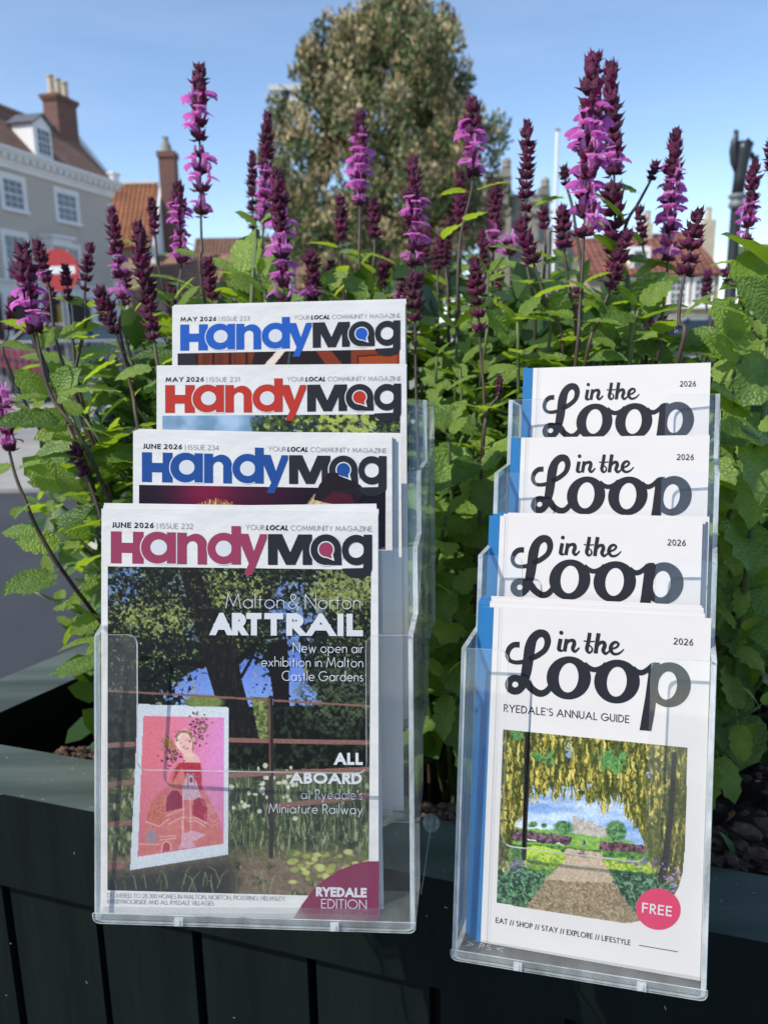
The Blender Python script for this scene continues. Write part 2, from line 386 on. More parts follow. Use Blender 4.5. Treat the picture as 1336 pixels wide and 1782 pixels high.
# ================================================================ painting the printed pictures (numpy -> vertex colours)
class Paint:
    def __init__(s, X, Y, seed=1):
        s.X, s.Y = X, Y; s.rs = np.random.RandomState(seed); s.img = np.zeros(X.shape+(3,))
    def noise(s, sc, octv=3, ax=1, ay=1, pers=.55):
        o = np.zeros(s.X.shape); amp = 1; tot = 0
        for k in range(octv):
            g = s.rs.rand(160, 160); u = (s.X/sc*ax) % 158; v = (s.Y/sc*ay) % 158
            i = u.astype(int); j = v.astype(int); a = u-i; b = v-j; a = a*a*(3-2*a); b = b*b*(3-2*b)
            o += amp*((g[j, i]*(1-a)+g[j, i+1]*a)*(1-b)+(g[j+1, i]*(1-a)+g[j+1, i+1]*a)*b)
            tot += amp; amp *= pers; sc /= 2
        return o/tot
    def put(s, m, c, jit=0):
        m = np.clip(m, 0, 1)[..., None]; c = np.array(c, float)/255
        if jit: c = np.clip(c+(s.rs.rand(*s.X.shape, 1)-.5)*jit/128, 0, 1)
        s.img = s.img*(1-m)+c*m
    def mixc(s, m, a, b, t):
        t = np.clip(t, 0, 1)[..., None]; c = (np.array(a)*(1-t)+np.array(b)*t)/255; m = np.clip(m, 0, 1)[..., None]
        s.img = s.img*(1-m)+c*m
    def poly(s, pts):
        ins = np.zeros(s.X.shape, bool); n = len(pts)
        for i in range(n):
            (x1, y1), (x2, y2) = pts[i], pts[(i+1) % n]
            if y1 == y2: continue
            c = ((y1 > s.Y) != (y2 > s.Y)) & (s.X < (x2-x1)*(s.Y-y1)/(y2-y1)+x1); ins ^= c
        return ins.astype(float)
    def line(s, pts, w, soft=.7):
        d = np.full(s.X.shape, 1e9)
        if np.isscalar(w): w = [w]*len(pts)
        for i in range(len(pts)-1):
            (x1, y1), (x2, y2) = pts[i], pts[i+1]; L = (x2-x1)**2+(y2-y1)**2+1e-9
            t = np.clip(((s.X-x1)*(x2-x1)+(s.Y-y1)*(y2-y1))/L, 0, 1)
            dd = np.hypot(s.X-x1-t*(x2-x1), s.Y-y1-t*(y2-y1))-(w[i]*(1-t)+w[i+1]*t)/2
            d = np.minimum(d, dd)
        return np.clip(.5-d/soft, 0, 1)
    def ell(s, cx, cy, rx, ry, soft=.08):
        d = np.hypot((s.X-cx)/rx, (s.Y-cy)/ry); return np.clip((1-d)/soft+.5, 0, 1)
def th(a, lo, hi): return np.clip((a-lo)/(hi-lo), 0, 1)
def picture(name, dst, ref, parent, corners, step, painter, seed, mask=None, off=.0001, vmax=None):
    """corners: TL TR BR BL in pixels of the reference cover"""
    c = np.array(corners, float)
    nx = int(np.linalg.norm(c[1]-c[0])/step)+2; ny = int(np.linalg.norm(c[3]-c[0])/step)+2
    a, b = np.meshgrid(np.linspace(0, 1, nx), np.linspace(0, 1, ny))
    X = (c[0][0]*(1-a)+c[1][0]*a)*(1-b)+(c[3][0]*(1-a)+c[2][0]*a)*b
    Y = (c[0][1]*(1-a)+c[1][1]*a)*(1-b)+(c[3][1]*(1-a)+c[2][1]*a)*b
    p = Paint(X, Y, seed); painter(p)
    img = np.clip(p.img, 0, 1); lin = np.where(img <= .04045, img/12.92, ((img+.055)/1.055)**2.4)*.92
    V = dst.at(ref.uv(np.c_[X.ravel(), Y.ravel()]), off)-world_loc(parent)
    idx = np.arange(nx*ny).reshape(ny, nx)
    q = np.stack([idx[:-1, :-1], idx[1:, :-1], idx[1:, 1:], idx[:-1, 1:]], -1).reshape(-1, 4)
    if mask is not None:
        pm = Paint(X, Y).poly(mask).ravel() > 0; q = q[pm[q].all(1)]
    me = bpy.data.meshes.new(name)
    me.vertices.add(len(V)); me.vertices.foreach_set('co', V.astype('f').ravel())
    me.loops.add(len(q)*4); me.loops.foreach_set('vertex_index', q.astype('i').ravel())
    me.polygons.add(len(q)); me.polygons.foreach_set('loop_start', np.arange(0, len(q)*4, 4, dtype='i'))
    me.update(calc_edges=True); me.validate()
    at = me.color_attributes.new('Col', 'FLOAT_COLOR', 'POINT')
    at.data.foreach_set('color', np.c_[lin.reshape(-1, 3), np.ones(nx*ny)].astype('f').ravel())
    me.materials.append(M_PRINT)
    o = bpy.data.objects.new(name, me); col.objects.link(o); o.parent = parent; return o

def paint_trail(p):
    X, Y = p.X, p.Y
    n1 = p.noise(26, 4); n2 = p.noise(7, 3); n3 = p.noise(4, 2); n4 = p.noise(60, 3)
    p.put(np.ones_like(X), (20, 27, 28))
    p.mixc(th(n2, .35, .7), (14, 20, 20), (52, 66, 44), n3)
    # sky gaps in the canopy
    gap = np.maximum(p.ell(520, 1050, 60, 45, .5), np.maximum(p.ell(350, 1090, 40, 30, .6)*.8, p.ell(215, 1010, 40, 60, .7)*.75))
    gap = np.maximum(gap, p.ell(420, 1010, 60, 30, .7)*.5); gap = np.maximum(gap, p.ell(340, 1040, 60, 80, .6)*.5)
    gap = np.maximum(gap, np.exp(-((X-505)/45)**2-((Y-1120)/60)**2))
    p.mixc(th(n2*.55+n3*.45+gap*.30, .74, .86)*(Y < 1150), (110, 142, 214), (84, 120, 205), n1)
    low = p.poly([(230, 1230), (300, 1190), (330, 1172), (352, 1160), (430, 1140), (455, 1110), (500, 1080), (520, 1130), (535, 1190), (560, 1215), (560, 1228), (230, 1232)])
    edge_ = p.ell(405, 1195, 95, 48, .9)+p.ell(535, 1170, 36, 60, .9)*.9
    p.mixc(low*th(n2*.7+n3*.5+edge_*.5, .78, .86), (84, 120, 206), (118, 150, 222), th(Y, 1150, 1225))
    # lit leaf masses
    lit = p.ell(270, 1075, 75, 34, .6)+p.ell(400, 1020, 70, 34, .7)*.8+p.ell(600, 1010, 60, 42, .7)*1.2+p.ell(560, 1045, 40, 30, .7)*.7+p.ell(265, 1150, 30, 14, .8)*.6+p.ell(620, 1055, 35, 50, .8)*.6
    p.mixc(th(n2*.55+n3*.65+lit*.22, .78, .9), (74, 86, 36), (182, 184, 88), p.noise(4, 2))
    p.mixc(th(p.noise(5, 2), .6, .75)*.8*th(lit, .2, .5)*(Y < 1180), (20, 28, 22), (34, 40, 24), n3)
    p.mixc(th(p.noise(3.4, 2)+lit*.1, .74, .84)*.8*(Y < 1210), (96, 118, 96), (170, 190, 150), n3)
    # trunks and branches
    dk = (26, 25, 27)
    tr = p.poly([(312, 985), (345, 985), (372, 1060), (408, 1096), (420, 1180), (436, 1240), (452, 1300), (392, 1300), (380, 1240), (372, 1205), (356, 1152), (340, 1080), (322, 1030)])
    p.put(tr, dk); p.mixc(tr*th(p.noise(6, 3, 2.5, .5), .52, .7)*.7, dk, (66, 60, 52), n3)
    t2 = p.poly([(466, 1120), (500, 1110), (502, 1160), (504, 1230), (512, 1300), (480, 1300), (475, 1210), (468, 1160)]); p.put(t2, (24, 23, 25))
    for q, wd in (([(352, 1158), (318, 1152), (290, 1164), (262, 1184), (235, 1184)], [12, 9, 8, 6, 3]), ([(415, 1150), (440, 1126), (462, 1110), (500, 1104)], [12, 9, 7, 5]), ([(420, 1178), (436, 1150), (446, 1120)], [6, 5, 3])):
        p.put(p.line(q, wd), (22, 21, 23))
    # twigs and leaves in front of the trunks
    p.mixc(th(p.noise(7, 3)*.6+p.noise(3.5, 2)*.5, .66, .74)*(Y < 1120)*.9, (30, 40, 24), (118, 128, 62), p.noise(5, 2))
    for i in range(26):
        x = p.rs.uniform(200, 640); y = p.rs.uniform(995, 1190); dx = p.rs.uniform(-40, 40); dy = p.rs.uniform(-16, 16)
        p.put(p.line([(x, y), (x+dx*.5, y+dy*.3), (x+dx, y+dy)], [1.8, 1.2, .6])*.8, (20, 20, 22))
    bank = p.poly([(186, 1212), (300, 1222), (640, 1234), (646, 1345), (186, 1345)])*(1-low)
    p.mixc(bank*(1-tr), (15, 20, 18), (46, 58, 40), th(n2, .45, .75))
    p.mixc(p.ell(355, 1222, 34, 13, .3), (92, 110, 52), (128, 142, 70), n3)
    p.mixc(p.poly([(436, 1212), (470, 1214), (468, 1290), (452, 1290)]), (62, 76, 40), (140, 152, 86), th(n2*.6+n3*.5, .4, .75))
    p.mixc(p.ell(590, 1215, 70, 55, .5)*th(n3, .4, .6), (30, 40, 30), (98, 112, 74), n2)
    # bank of plants
    g = (Y > 1338)
    p.mixc(g*1., (46, 56, 36), (96, 106, 58), th(n1*.5+n3*.6, .4, .75))
    p.mixc(g*th(p.noise(9, 3, 2.2, .5), .6, .72), (120, 132, 88), (160, 166, 118), n3)
    p.mixc(g*th(p.noise(18, 3), .58, .7)*.85, (24, 32, 26), (34, 42, 30), n3)
    bot = th(Y, 1468, 1500)
    p.mixc(bot*th(n1+.25, .5, .6), (84, 72, 58), (148, 124, 94), p.noise(5, 3))
    p.mixc(th(Y+.12*(X-190), 1505, 1535)*th(430-X+30*(n1-.5), 0, 40)*.9, (28, 31, 34), (44, 46, 46), n3)
    for i in range(330):
        x = p.rs.uniform(395, 640); y = p.rs.uniform(1368, 1480); l = p.rs.uniform(16, 46); dx = p.rs.uniform(-12, 12)
        sel = (abs(X-x) < 22) & (abs(Y-y) < 50)
        if not sel.any(): continue
        c = [(44, 60, 40), (84, 102, 64), (120, 136, 92), (34, 46, 34)][i % 4]
        p.put(p.line([(x, y), (x+dx*.4, y-l*.6), (x+dx, y-l)], [2.2, 1.6, .8])*.85, c)
    for i in range(46):
        x = p.rs.normal(475, 34); y = p.rs.normal(1368, 26)
        if y < 1330 or x < 402: continue
        p.put(p.ell(x, y, p.rs.uniform(2, 5), p.rs.uniform(2, 5), .5)*.9, (206, 204, 178))
    for i in range(70):
        x = p.rs.uniform(505, 640); y = p.rs.uniform(1482, 1535)
        if y < 1560-.4*(x-470)+10: p.put(p.ell(x, y, p.rs.uniform(4, 9), p.rs.uniform(3, 5), .5)*.9, [(150, 160, 70), (188, 192, 104), (96, 112, 52)][i % 3])
    for i in range(26):
        x = p.rs.uniform(200, 470); y = p.rs.uniform(1535, 1556); dx = p.rs.uniform(-22, 22)
        p.put(p.line([(x, y), (x+dx*.4, y-22), (x+dx, y-p.rs.uniform(10, 36))], [2, 1.6, .8])*.7, [(132, 146, 96), (90, 108, 64)][i % 2])
    # estate fence
    rail = (132, 88, 80)
    for q, wd in (([(186, 1202), (330, 1210), (645, 1229)], 3.6), ([(400, 1288), (645, 1292)], 8), ([(188, 1297), (232, 1295)], 9), ([(398, 1349), (645, 1338)], 8), ([(188, 1365), (228, 1361)], 9), ([(470, 1404), (645, 1384)], 9), ([(188, 1436), (226, 1431)], 9), ([(188, 1508), (212, 1506)], 11)):
        p.put(p.line(q, wd), rail, 14)
    p.put(p.line([(471, 1214), (472, 1350), (472, 1490)], [8, 8, 8]), (46, 36, 38)); p.put(p.line([(469, 1216), (470, 1350)], 2), (128, 84, 78))
    # the picture board: a pink painted figure
    p.put(p.poly([(241, 1225), (398, 1231), (397, 1487), (227, 1514)]), (196, 203, 208))
    pk = p.poly([(250, 1246), (390, 1249), (389, 1468), (240, 1491)])
    p.mixc(pk, (222, 108, 122), (214, 126, 186), th(X+.12*(Y-1300), 270, 385))
    p.mixc(pk*th(Y, 1330, 1480)*.7, (196, 96, 112), (180, 78, 104), p.noise(16, 3))
    Z = lambda x, y: (220+x/5.568, 1210+y/5.568)
    def pz(l): return [Z(*q) for q in l]
    p.mixc(p.poly(pz([(430, 760), (500, 660), (560, 640), (700, 640), (740, 720), (740, 900), (800, 1000), (900, 1180), (940, 1440), (470, 1500), (120, 1560), (140, 1420), (190, 1220), (240, 1040), (300, 960), (400, 880)])), (206, 120, 104), (190, 84, 96), p.noise(9, 3))
    p.put(p.poly(pz([(500, 660), (560, 650), (720, 650), (735, 905), (690, 960), (590, 850), (540, 700), (440, 860), (470, 740)])), (176, 42, 64), 20)
    p.put(p.poly(pz([(560, 860), (590, 760), (650, 760), (720, 960), (720, 1010), (540, 1010)])), (190, 150, 168), 16)
    p.put(p.line(pz([(598, 890), (598, 780), (630, 760), (660, 790), (662, 860)]), 1.6), (104, 46, 70)); p.put(p.ell(*Z(628, 820), 3, 5), (120, 46, 66))
    p.mixc(p.poly(pz([(380, 1130), (392, 990), (440, 925), (500, 925), (545, 985), (545, 1090)])), (118, 34, 70), (160, 36, 66), n3)
    p.mixc(p.poly(pz([(640, 1160), (650, 1020), (700, 985), (760, 1010), (785, 1090), (780, 1230)])), (136, 30, 62), (182, 34, 62), n3)
    p.put(p.poly(pz([(190, 1200), (250, 1020), (350, 960), (380, 1180), (330, 1250)])), (190, 96, 80), 22)
    for a in ([(395, 1170), (470, 1130), (570, 1100)], [(410, 1250), (540, 1180), (580, 1180)], [(600, 1190), (680, 1185), (780, 1240)], [(600, 1220), (680, 1215), (770, 1275)], [(190, 1225), (320, 1270), (420, 1190)], [(120, 1440), (320, 1445)], [(320, 1370), (480, 1360)], [(330, 1400), (480, 1385)], [(550, 860), (555, 1330)], [(620, 990), (625, 1330)], [(540, 1200), (545, 1420)]):
        p.put(p.line(pz(a), 1.5)*.75, (226, 186, 178))
    for cx, cy, r in ((800, 1010, 70), (840, 1180, 80), (800, 1010, 48), (850, 1170, 50)):
        d = abs(np.hypot(X-Z(cx, cy)[0], Y-Z(cx, cy)[1])-r/5.568); p.put(np.clip(1-d/1.0, 0, 1)*.7, (226, 160, 170))
    p.put(p.ell(*Z(245, 1370), 10, 12), (150, 122, 130)); p.put(p.poly(pz([(345, 1520), (350, 1440), (390, 1410), (430, 1440), (432, 1500)])), (170, 60, 76)); p.put(p.line(pz([(345, 1520), (350, 1440), (390, 1412), (430, 1440), (432, 1500)]), 1.4), (228, 180, 176))
    p.put(p.poly(pz([(540, 1340), (640, 1310), (780, 1350), (640, 1420), (680, 1470), (500, 1490), (530, 1440)])), (204, 148, 164), 16)
    p.put(p.poly(pz([(560, 520), (640, 540), (700, 600), (720, 650), (560, 650)])), (222, 168, 158))
    p.put(p.ell(*Z(566, 440), 16, 20, .1), (230, 204, 182)); p.put(p.ell(*Z(576, 462), 11, 17, .15), (226, 172, 164)); p.put(p.poly(pz([(520, 480), (600, 570), (660, 500), (640, 600), (560, 600)])), (226, 176, 164)); p.put(p.line(pz([(478, 400), (510, 352), (570, 340), (620, 362)]), 2), (98, 62, 62))
    for q in ((528, 462), (583, 432)): p.put(p.line([Z(q[0]-14, q[1]+6), Z(q[0]+12, q[1]-4)], 1.3)*.7, (140, 84, 92))
    p.put(p.line(pz([(556, 455), (576, 496)]), 1.2)*.5, (190, 120, 126)); p.put(p.ell(*Z(594, 512), 2, 1.1, .5)*.8, (176, 70, 86)); p.put(p.poly(pz([(480, 410), (505, 350), (580, 335), (640, 380), (660, 520), (640, 560), (636, 440), (600, 372), (540, 362), (500, 400), (492, 470)]))*.85, (150, 104, 84), 20)
    for i in range(170):
        k = p.rs.rand() < .55; cx, cy, sx, sy = (700, 320, 50, 75) if k else (455, 560, 48, 60)
        q = Z(p.rs.normal(cx, sx), p.rs.normal(cy, sy)); p.put(p.ell(*q, p.rs.uniform(1, 2.6), p.rs.uniform(1, 2.6), .4)*.85, [(72, 40, 56), (96, 52, 62), (160, 112, 70), (120, 90, 80)][i % 4])
    for i in range(60):
        q = Z(p.rs.normal(415, 28), p.rs.normal(465, 28)); p.put(p.ell(*q, 2.2, 2, .4)*.8, [(176, 128, 70), (150, 104, 66)][i % 2])
    desat(p, .86); p.img *= (.95+.1*p.noise(2.2, 1)[..., None])

def paint_garden(p):
    wx, wy = p.noise(9, 3)-.5, p.noise(9, 3)-.5; p.X = p.X+wx*7; p.Y = p.Y+wy*6
    X, Y = p.X, p.Y
    Z = lambda x, y: (860+x/3.711, 1240+y/3.711)
    def pz(l): return [Z(*q) for q in l]
    n1 = p.noise(22, 4); n2 = p.noise(8, 3); n3 = p.noise(3.5, 2); st = p.noise(13, 3, 3.4, .55)
    sky = th(p.noise(60, 4, .35, 2), .35, .7)
    p.mixc(np.ones_like(X), (112, 150, 204), (214, 224, 236), sky)
    # castle, trees, hedges in the distance
    p.mixc(p.poly(pz([(90, 760), (90, 735), (380, 760), (560, 785), (900, 830), (900, 960), (60, 920)])), (96, 150, 60), (126, 180, 74), n3)
    p.mixc(p.poly(pz([(500, 770), (500, 672), (515, 665), (530, 682), (560, 690), (576, 674), (576, 712), (620, 692), (650, 722), (730, 742), (730, 808), (500, 780)])), (142, 136, 124), (196, 188, 172), n3)
    p.mixc(p.poly(pz([(728, 712), (800, 700), (832, 722), (832, 800), (728, 806)])), (120, 116, 108), (160, 152, 136), n2)
    for x, y, a, b in ((445, 742, 60, 46), (785, 765, 62, 68), (250, 722, 30, 18), (320, 730, 24, 16)): p.mixc(p.ell(*Z(x, y), a/3.7, b/3.7, .45)*th(n2+.6*p.ell(*Z(x, y), a/3.9, b/3.9, .5), .5, .62), (40, 84, 50), (108, 158, 96), th(n3*.6+n2*.4, .3, .7))
    p.mixc(p.poly(pz([(90, 745), (200, 760), (500, 800), (500, 858), (90, 820)])), (58, 40, 56), (132, 104, 112), th(n3*.6+n2*.4, .3, .7))
    p.mixc(p.poly(pz([(500, 800), (690, 815), (690, 880), (500, 860)])), (92, 146, 60), (160, 190, 74), n3)
    p.mixc(p.poly(pz([(680, 828), (840, 838), (980, 860), (980, 915), (680, 890)])), (58, 38, 50), (130, 96, 102), th(n3*.6+n2*.4, .3, .7))
    # lawn, box hedges, path
    p.mixc(p.poly(pz([(10, 840), (300, 850), (600, 880), (1230, 930), (1230, 1400), (0, 1400)])), (42, 84, 44), (104, 152, 66), th(n2*.5+n3*.5, .3, .7))
    p.mixc(p.poly(pz([(455, 880), (700, 900), (700, 960), (780, 1100), (900, 1250), (960, 1400), (200, 1330), (210, 1240), (330, 1080), (450, 950)])), (160, 136, 110), (206, 182, 152), p.noise(2.5, 2))
    p.mixc(p.poly(pz([(210, 1240), (330, 1080), (760, 1100), (900, 1250), (960, 1400), (200, 1330)])), (112, 94, 66), (172, 148, 112), th(p.noise(2.4, 2), .25, .75))
    p.mixc(p.poly(pz([(190, 865), (330, 860), (455, 905), (440, 985), (340, 1020), (190, 1000)])), (92, 138, 34), (178, 202, 50), th(n3+.4*th(-Y, -Z(0, 1000)[1], -Z(0, 900)[1]), .4, .9))
    p.mixc(p.poly(pz([(700, 935), (860, 940), (1040, 970), (1060, 1040), (720, 1010)])), (104, 146, 34), (190, 208, 56), th(n3, .3, .8))
    p.put(p.line(pz([(460, 915), (560, 930), (690, 930)]), 2.4), (150, 120, 112)); p.put(p.ell(*Z(570, 915), 8, 2.6), (104, 92, 88)); p.put(p.line([Z(570, 915), Z(572, 870)], 3), (120, 108, 100)); p.put(p.ell(*Z(576, 842), 2.5, 4), (44, 74, 150))
    p.put(p.line(pz([(400, 845), (450, 850)]), 2), (210, 206, 196)); p.put(p.line(pz([(215, 822), (265, 828)]), 2), (210, 206, 196))
    for b in (([(0, 1230), (10, 1020), (100, 990), (200, 1000), (340, 1040), (310, 1110), (210, 1245), (100, 1250)]), ([(760, 1090), (800, 1020), (900, 1040), (1190, 1090), (1210, 1400), (960, 1350), (880, 1260)])):
        p.mixc(p.poly(pz(b)), (16, 50, 36), (104, 156, 104), th(p.noise(4, 3)*.7+p.noise(2.5, 1)*.4, .4, .75))
    # laburnum curtain
    edge = np.interp(X, [Z(0, 0)[0], Z(90, 0)[0], Z(130, 0)[0], Z(240, 0)[0], Z(380, 0)[0], Z(500, 0)[0], Z(620, 0)[0], Z(710, 0)[0], Z(800, 0)[0], Z(880, 0)[0], Z(960, 0)[0], Z(1010, 0)[0], Z(1240, 0)[0]],
                     [Z(0, 1000)[1], Z(0, 960)[1], Z(0, 760)[1], Z(0, 540)[1], Z(0, 520)[1], Z(0, 520)[1], Z(0, 590)[1], Z(0, 600)[1], Z(0, 560)[1], Z(0, 680)[1], Z(0, 820)[1], Z(0, 1000)[1], Z(0, 1180)[1]])
    cur = th(edge-Y+26*(st-.5)*2+16*(n2-.5), -3, 3)
    gap = th(n2*.7+n3*.3+.34*p.ell(*Z(485, 260), 9, 24, .8)+.30*p.ell(*Z(985, 390), 10, 12, .9)+.2*p.ell(*Z(540, 470), 40, 14, .8), .82, .9)
    cur = cur*(1-gap)
    p.mixc(cur, (58, 68, 28), (150, 138, 50), th(st*.75+n3*.3, .38, .72))
    p.mixc(cur*th(st+.25*n1, .72, .84), (190, 170, 62), (220, 204, 96), n3)
    for i in range(420):
        x = p.rs.uniform(862, 1196); y = p.rs.uniform(1270, 1440); e = float(np.interp(x, X[0], edge[0]))
        if y > e: continue
        l = p.rs.uniform(10, 30); c_ = [(206, 184, 70), (172, 154, 52), (120, 116, 44), (226, 208, 104), (70, 78, 34), (52, 66, 34)][i % 6]
        p.put(p.line([(x, y), (x+p.rs.uniform(-1, 1), y+l*.6), (x+p.rs.uniform(-2, 2), y+l)], [3.2, 2.6, .8])*.75*th(edge+14-Y, -2, 2), c_)
    p.put(cur*th(p.noise(6, 2), .62, .72)*.7, (44, 56, 30))
    grn = np.maximum(p.ell(*Z(760, 320), 30, 26, .6), np.maximum(p.ell(*Z(330, 280), 22, 16, .7), p.ell(*Z(150, 140), 14, 12, .7)))
    p.mixc(cur*th(n2*.6+n3*.3+grn*.28, .66, .76), (46, 110, 58), (112, 168, 84), n3)
    sh = th(X, Z(850, 0)[0], Z(1000, 0)[0])*.6+th(-X, -Z(60, 0)[0], -Z(20, 0)[0])*.5
    p.mixc(cur*sh*th(n2, .4, .6), (54, 62, 34), (96, 98, 40), n3)
    p.X, p.Y = p.X-wx*7, p.Y-wy*6
    p.put(p.line(pz([(215, 120), (205, 500), (195, 780), (190, 940)]), [10, 9, 8, 8]), (34, 34, 32), 16)
    p.put(p.line(pz([(1160, 270), (1140, 620), (1110, 900), (1080, 1080)]), [9, 10, 12, 15]), (44, 44, 38), 18)
    for i in range(90):
        k = i % 3; cx, cy = ((150, 985), (960, 965), (1150, 1060))[k]; q = Z(p.rs.normal(cx, (50, 60, 40)[k]), p.rs.normal(cy, (22, 16, 55)[k]))
        p.put(p.ell(*q, 2.4, 1.8, .5)*.8, [(140, 96, 178), (112, 78, 146), (164, 120, 190)][i % 3])
    desat(p, .84); p.img *= (.88+.24*p.noise(2.4, 2)[..., None])
def desat(p, k):
    g = p.img.mean(-1, keepdims=True); p.img = g+(p.img-g)*k
def paint_stage(p):
    X, Y = p.X, p.Y; p.mixc(np.ones_like(X), (20, 16, 32), (112, 20, 56), np.exp(-((X-310)/65)**2-((Y-1000)/60)**2)+.35*np.exp(-((X-420)/70)**2))
def paint_stage_heads(p):
    X, Y = p.X, p.Y; paint_stage(p)
    for i in range(80):
        a = p.rs.uniform(-1, 1); p.put(p.line([(330+a*24, 1050), (330+a*34+p.rs.uniform(-5, 5), 1012+abs(a)*12+p.rs.uniform(-4, 4))], [3, 1]), [(196, 148, 84), (160, 108, 60), (220, 178, 110)][i % 3])
    p.put(p.ell(545, 1050, 32, 40), (206, 160, 150))
    for i in range(50):
        x = p.rs.uniform(500, 525); p.put(p.line([(x+14, 1004), (x, 1022), (x-8+p.rs.uniform(-4, 4), 1044)], [3, 2, 1]), [(196, 172, 130), (160, 136, 98), (214, 194, 150)][i % 3])
def paint_smoke(p):
    X, Y = p.X, p.Y; n = p.noise(40, 3)
    p.mixc(np.ones_like(X), (106, 140, 166), (158, 182, 206), th(n, .3, .7))
    t = th(X-370+60*(p.noise(14, 3)-.5)-((Y-985)*-.3), -10, 16)
    p.mixc(t, (26, 40, 30), (72, 88, 46), th(p.noise(8, 3), .4, .7)); p.mixc(t*th(p.noise(7, 3)+.2*p.ell(545, 1010, 60, 26, .7), .62, .74), (128, 146, 62), (184, 188, 96), p.noise(4, 2)); p.mixc(t*th(p.noise(6, 3), .72, .8), (120, 150, 190), (150, 176, 210), n)
def paint_door(p):
    X, Y = p.X, p.Y
    p.mixc(np.ones_like(X), (70, 28, 16), (126, 56, 30), p.noise(12, 3, 3, .3))
    for x in (228, 262, 296, 330): p.put(p.line([(x, 980), (x, 1060)], 5), (38, 14, 12))
    p.put(1.*(X < 225), (34, 34, 44)); p.put(p.poly([(348, 985), (560, 985), (560, 1060), (330, 1060)]), (30, 22, 26))
    p.put(p.poly([(395, 985), (412, 985), (352, 1060), (326, 1060)]), (222, 206, 190)); p.put(p.line([(420, 985), (410, 1060)], 4), (60, 80, 70))
    p.put(p.poly([(470, 985), (520, 1060), (560, 1060), (500, 985)]), (120, 50, 30)); p.put(1.*(X > 545), (120, 50, 26)); p.put(p.poly([(560, 1005), (640, 1002), (640, 1060), (560, 1060)]), (150, 66, 32)); p.put(p.line([(560, 1060), (560, 1004), (640, 1001)], 3), (60, 22, 14)); p.put(p.line([(548, 985), (646, 984)], 6), (50, 20, 14))
# ================================================================ brochure holders
def roundpoly(pts, rads, k=5):
    out = []; n = len(pts)
    for i in range(n):
        p = np.array(pts[i], float); r = rads[i]
        if r <= 0: out.append(tuple(p)); continue
        a = unit(np.array(pts[i-1])-p); b = unit(np.array(pts[(i+1) % n])-p)
        s, e = p+a*r, p+b*r
        for j in range(k+1):
            t = j/k; out.append(tuple((1-t)**2*s+2*t*(1-t)*p+t*t*e))
    return out
def slab(mb, outline, fa, fb, mi_face=0, mi_edge=1):
    """extrude a 2-D outline between two mappings fa (front) and fb (back)"""
    v2, tri = polyfill(outline); n = len(v2)
    A = [fa(*q) for q in v2]; B = [fb(*q) for q in v2]
    nn = np.cross(np.array(A[tri[0][1]])-A[tri[0][0]], np.array(A[tri[0][2]])-A[tri[0][0]])
    fl = nn@(np.array(A[0])-np.array(B[0])) < 0
    t1 = [t[::-1] if fl else t for t in tri]; t2 = [tuple(i+n for i in (t if fl else t[::-1])) for t in tri]
    mb.add(A+B, t1+t2, mi_face)
    mb.add(A+B, [(i, (i+1) % n, n+(i+1) % n, n+i) for i in range(n)], mi_edge)
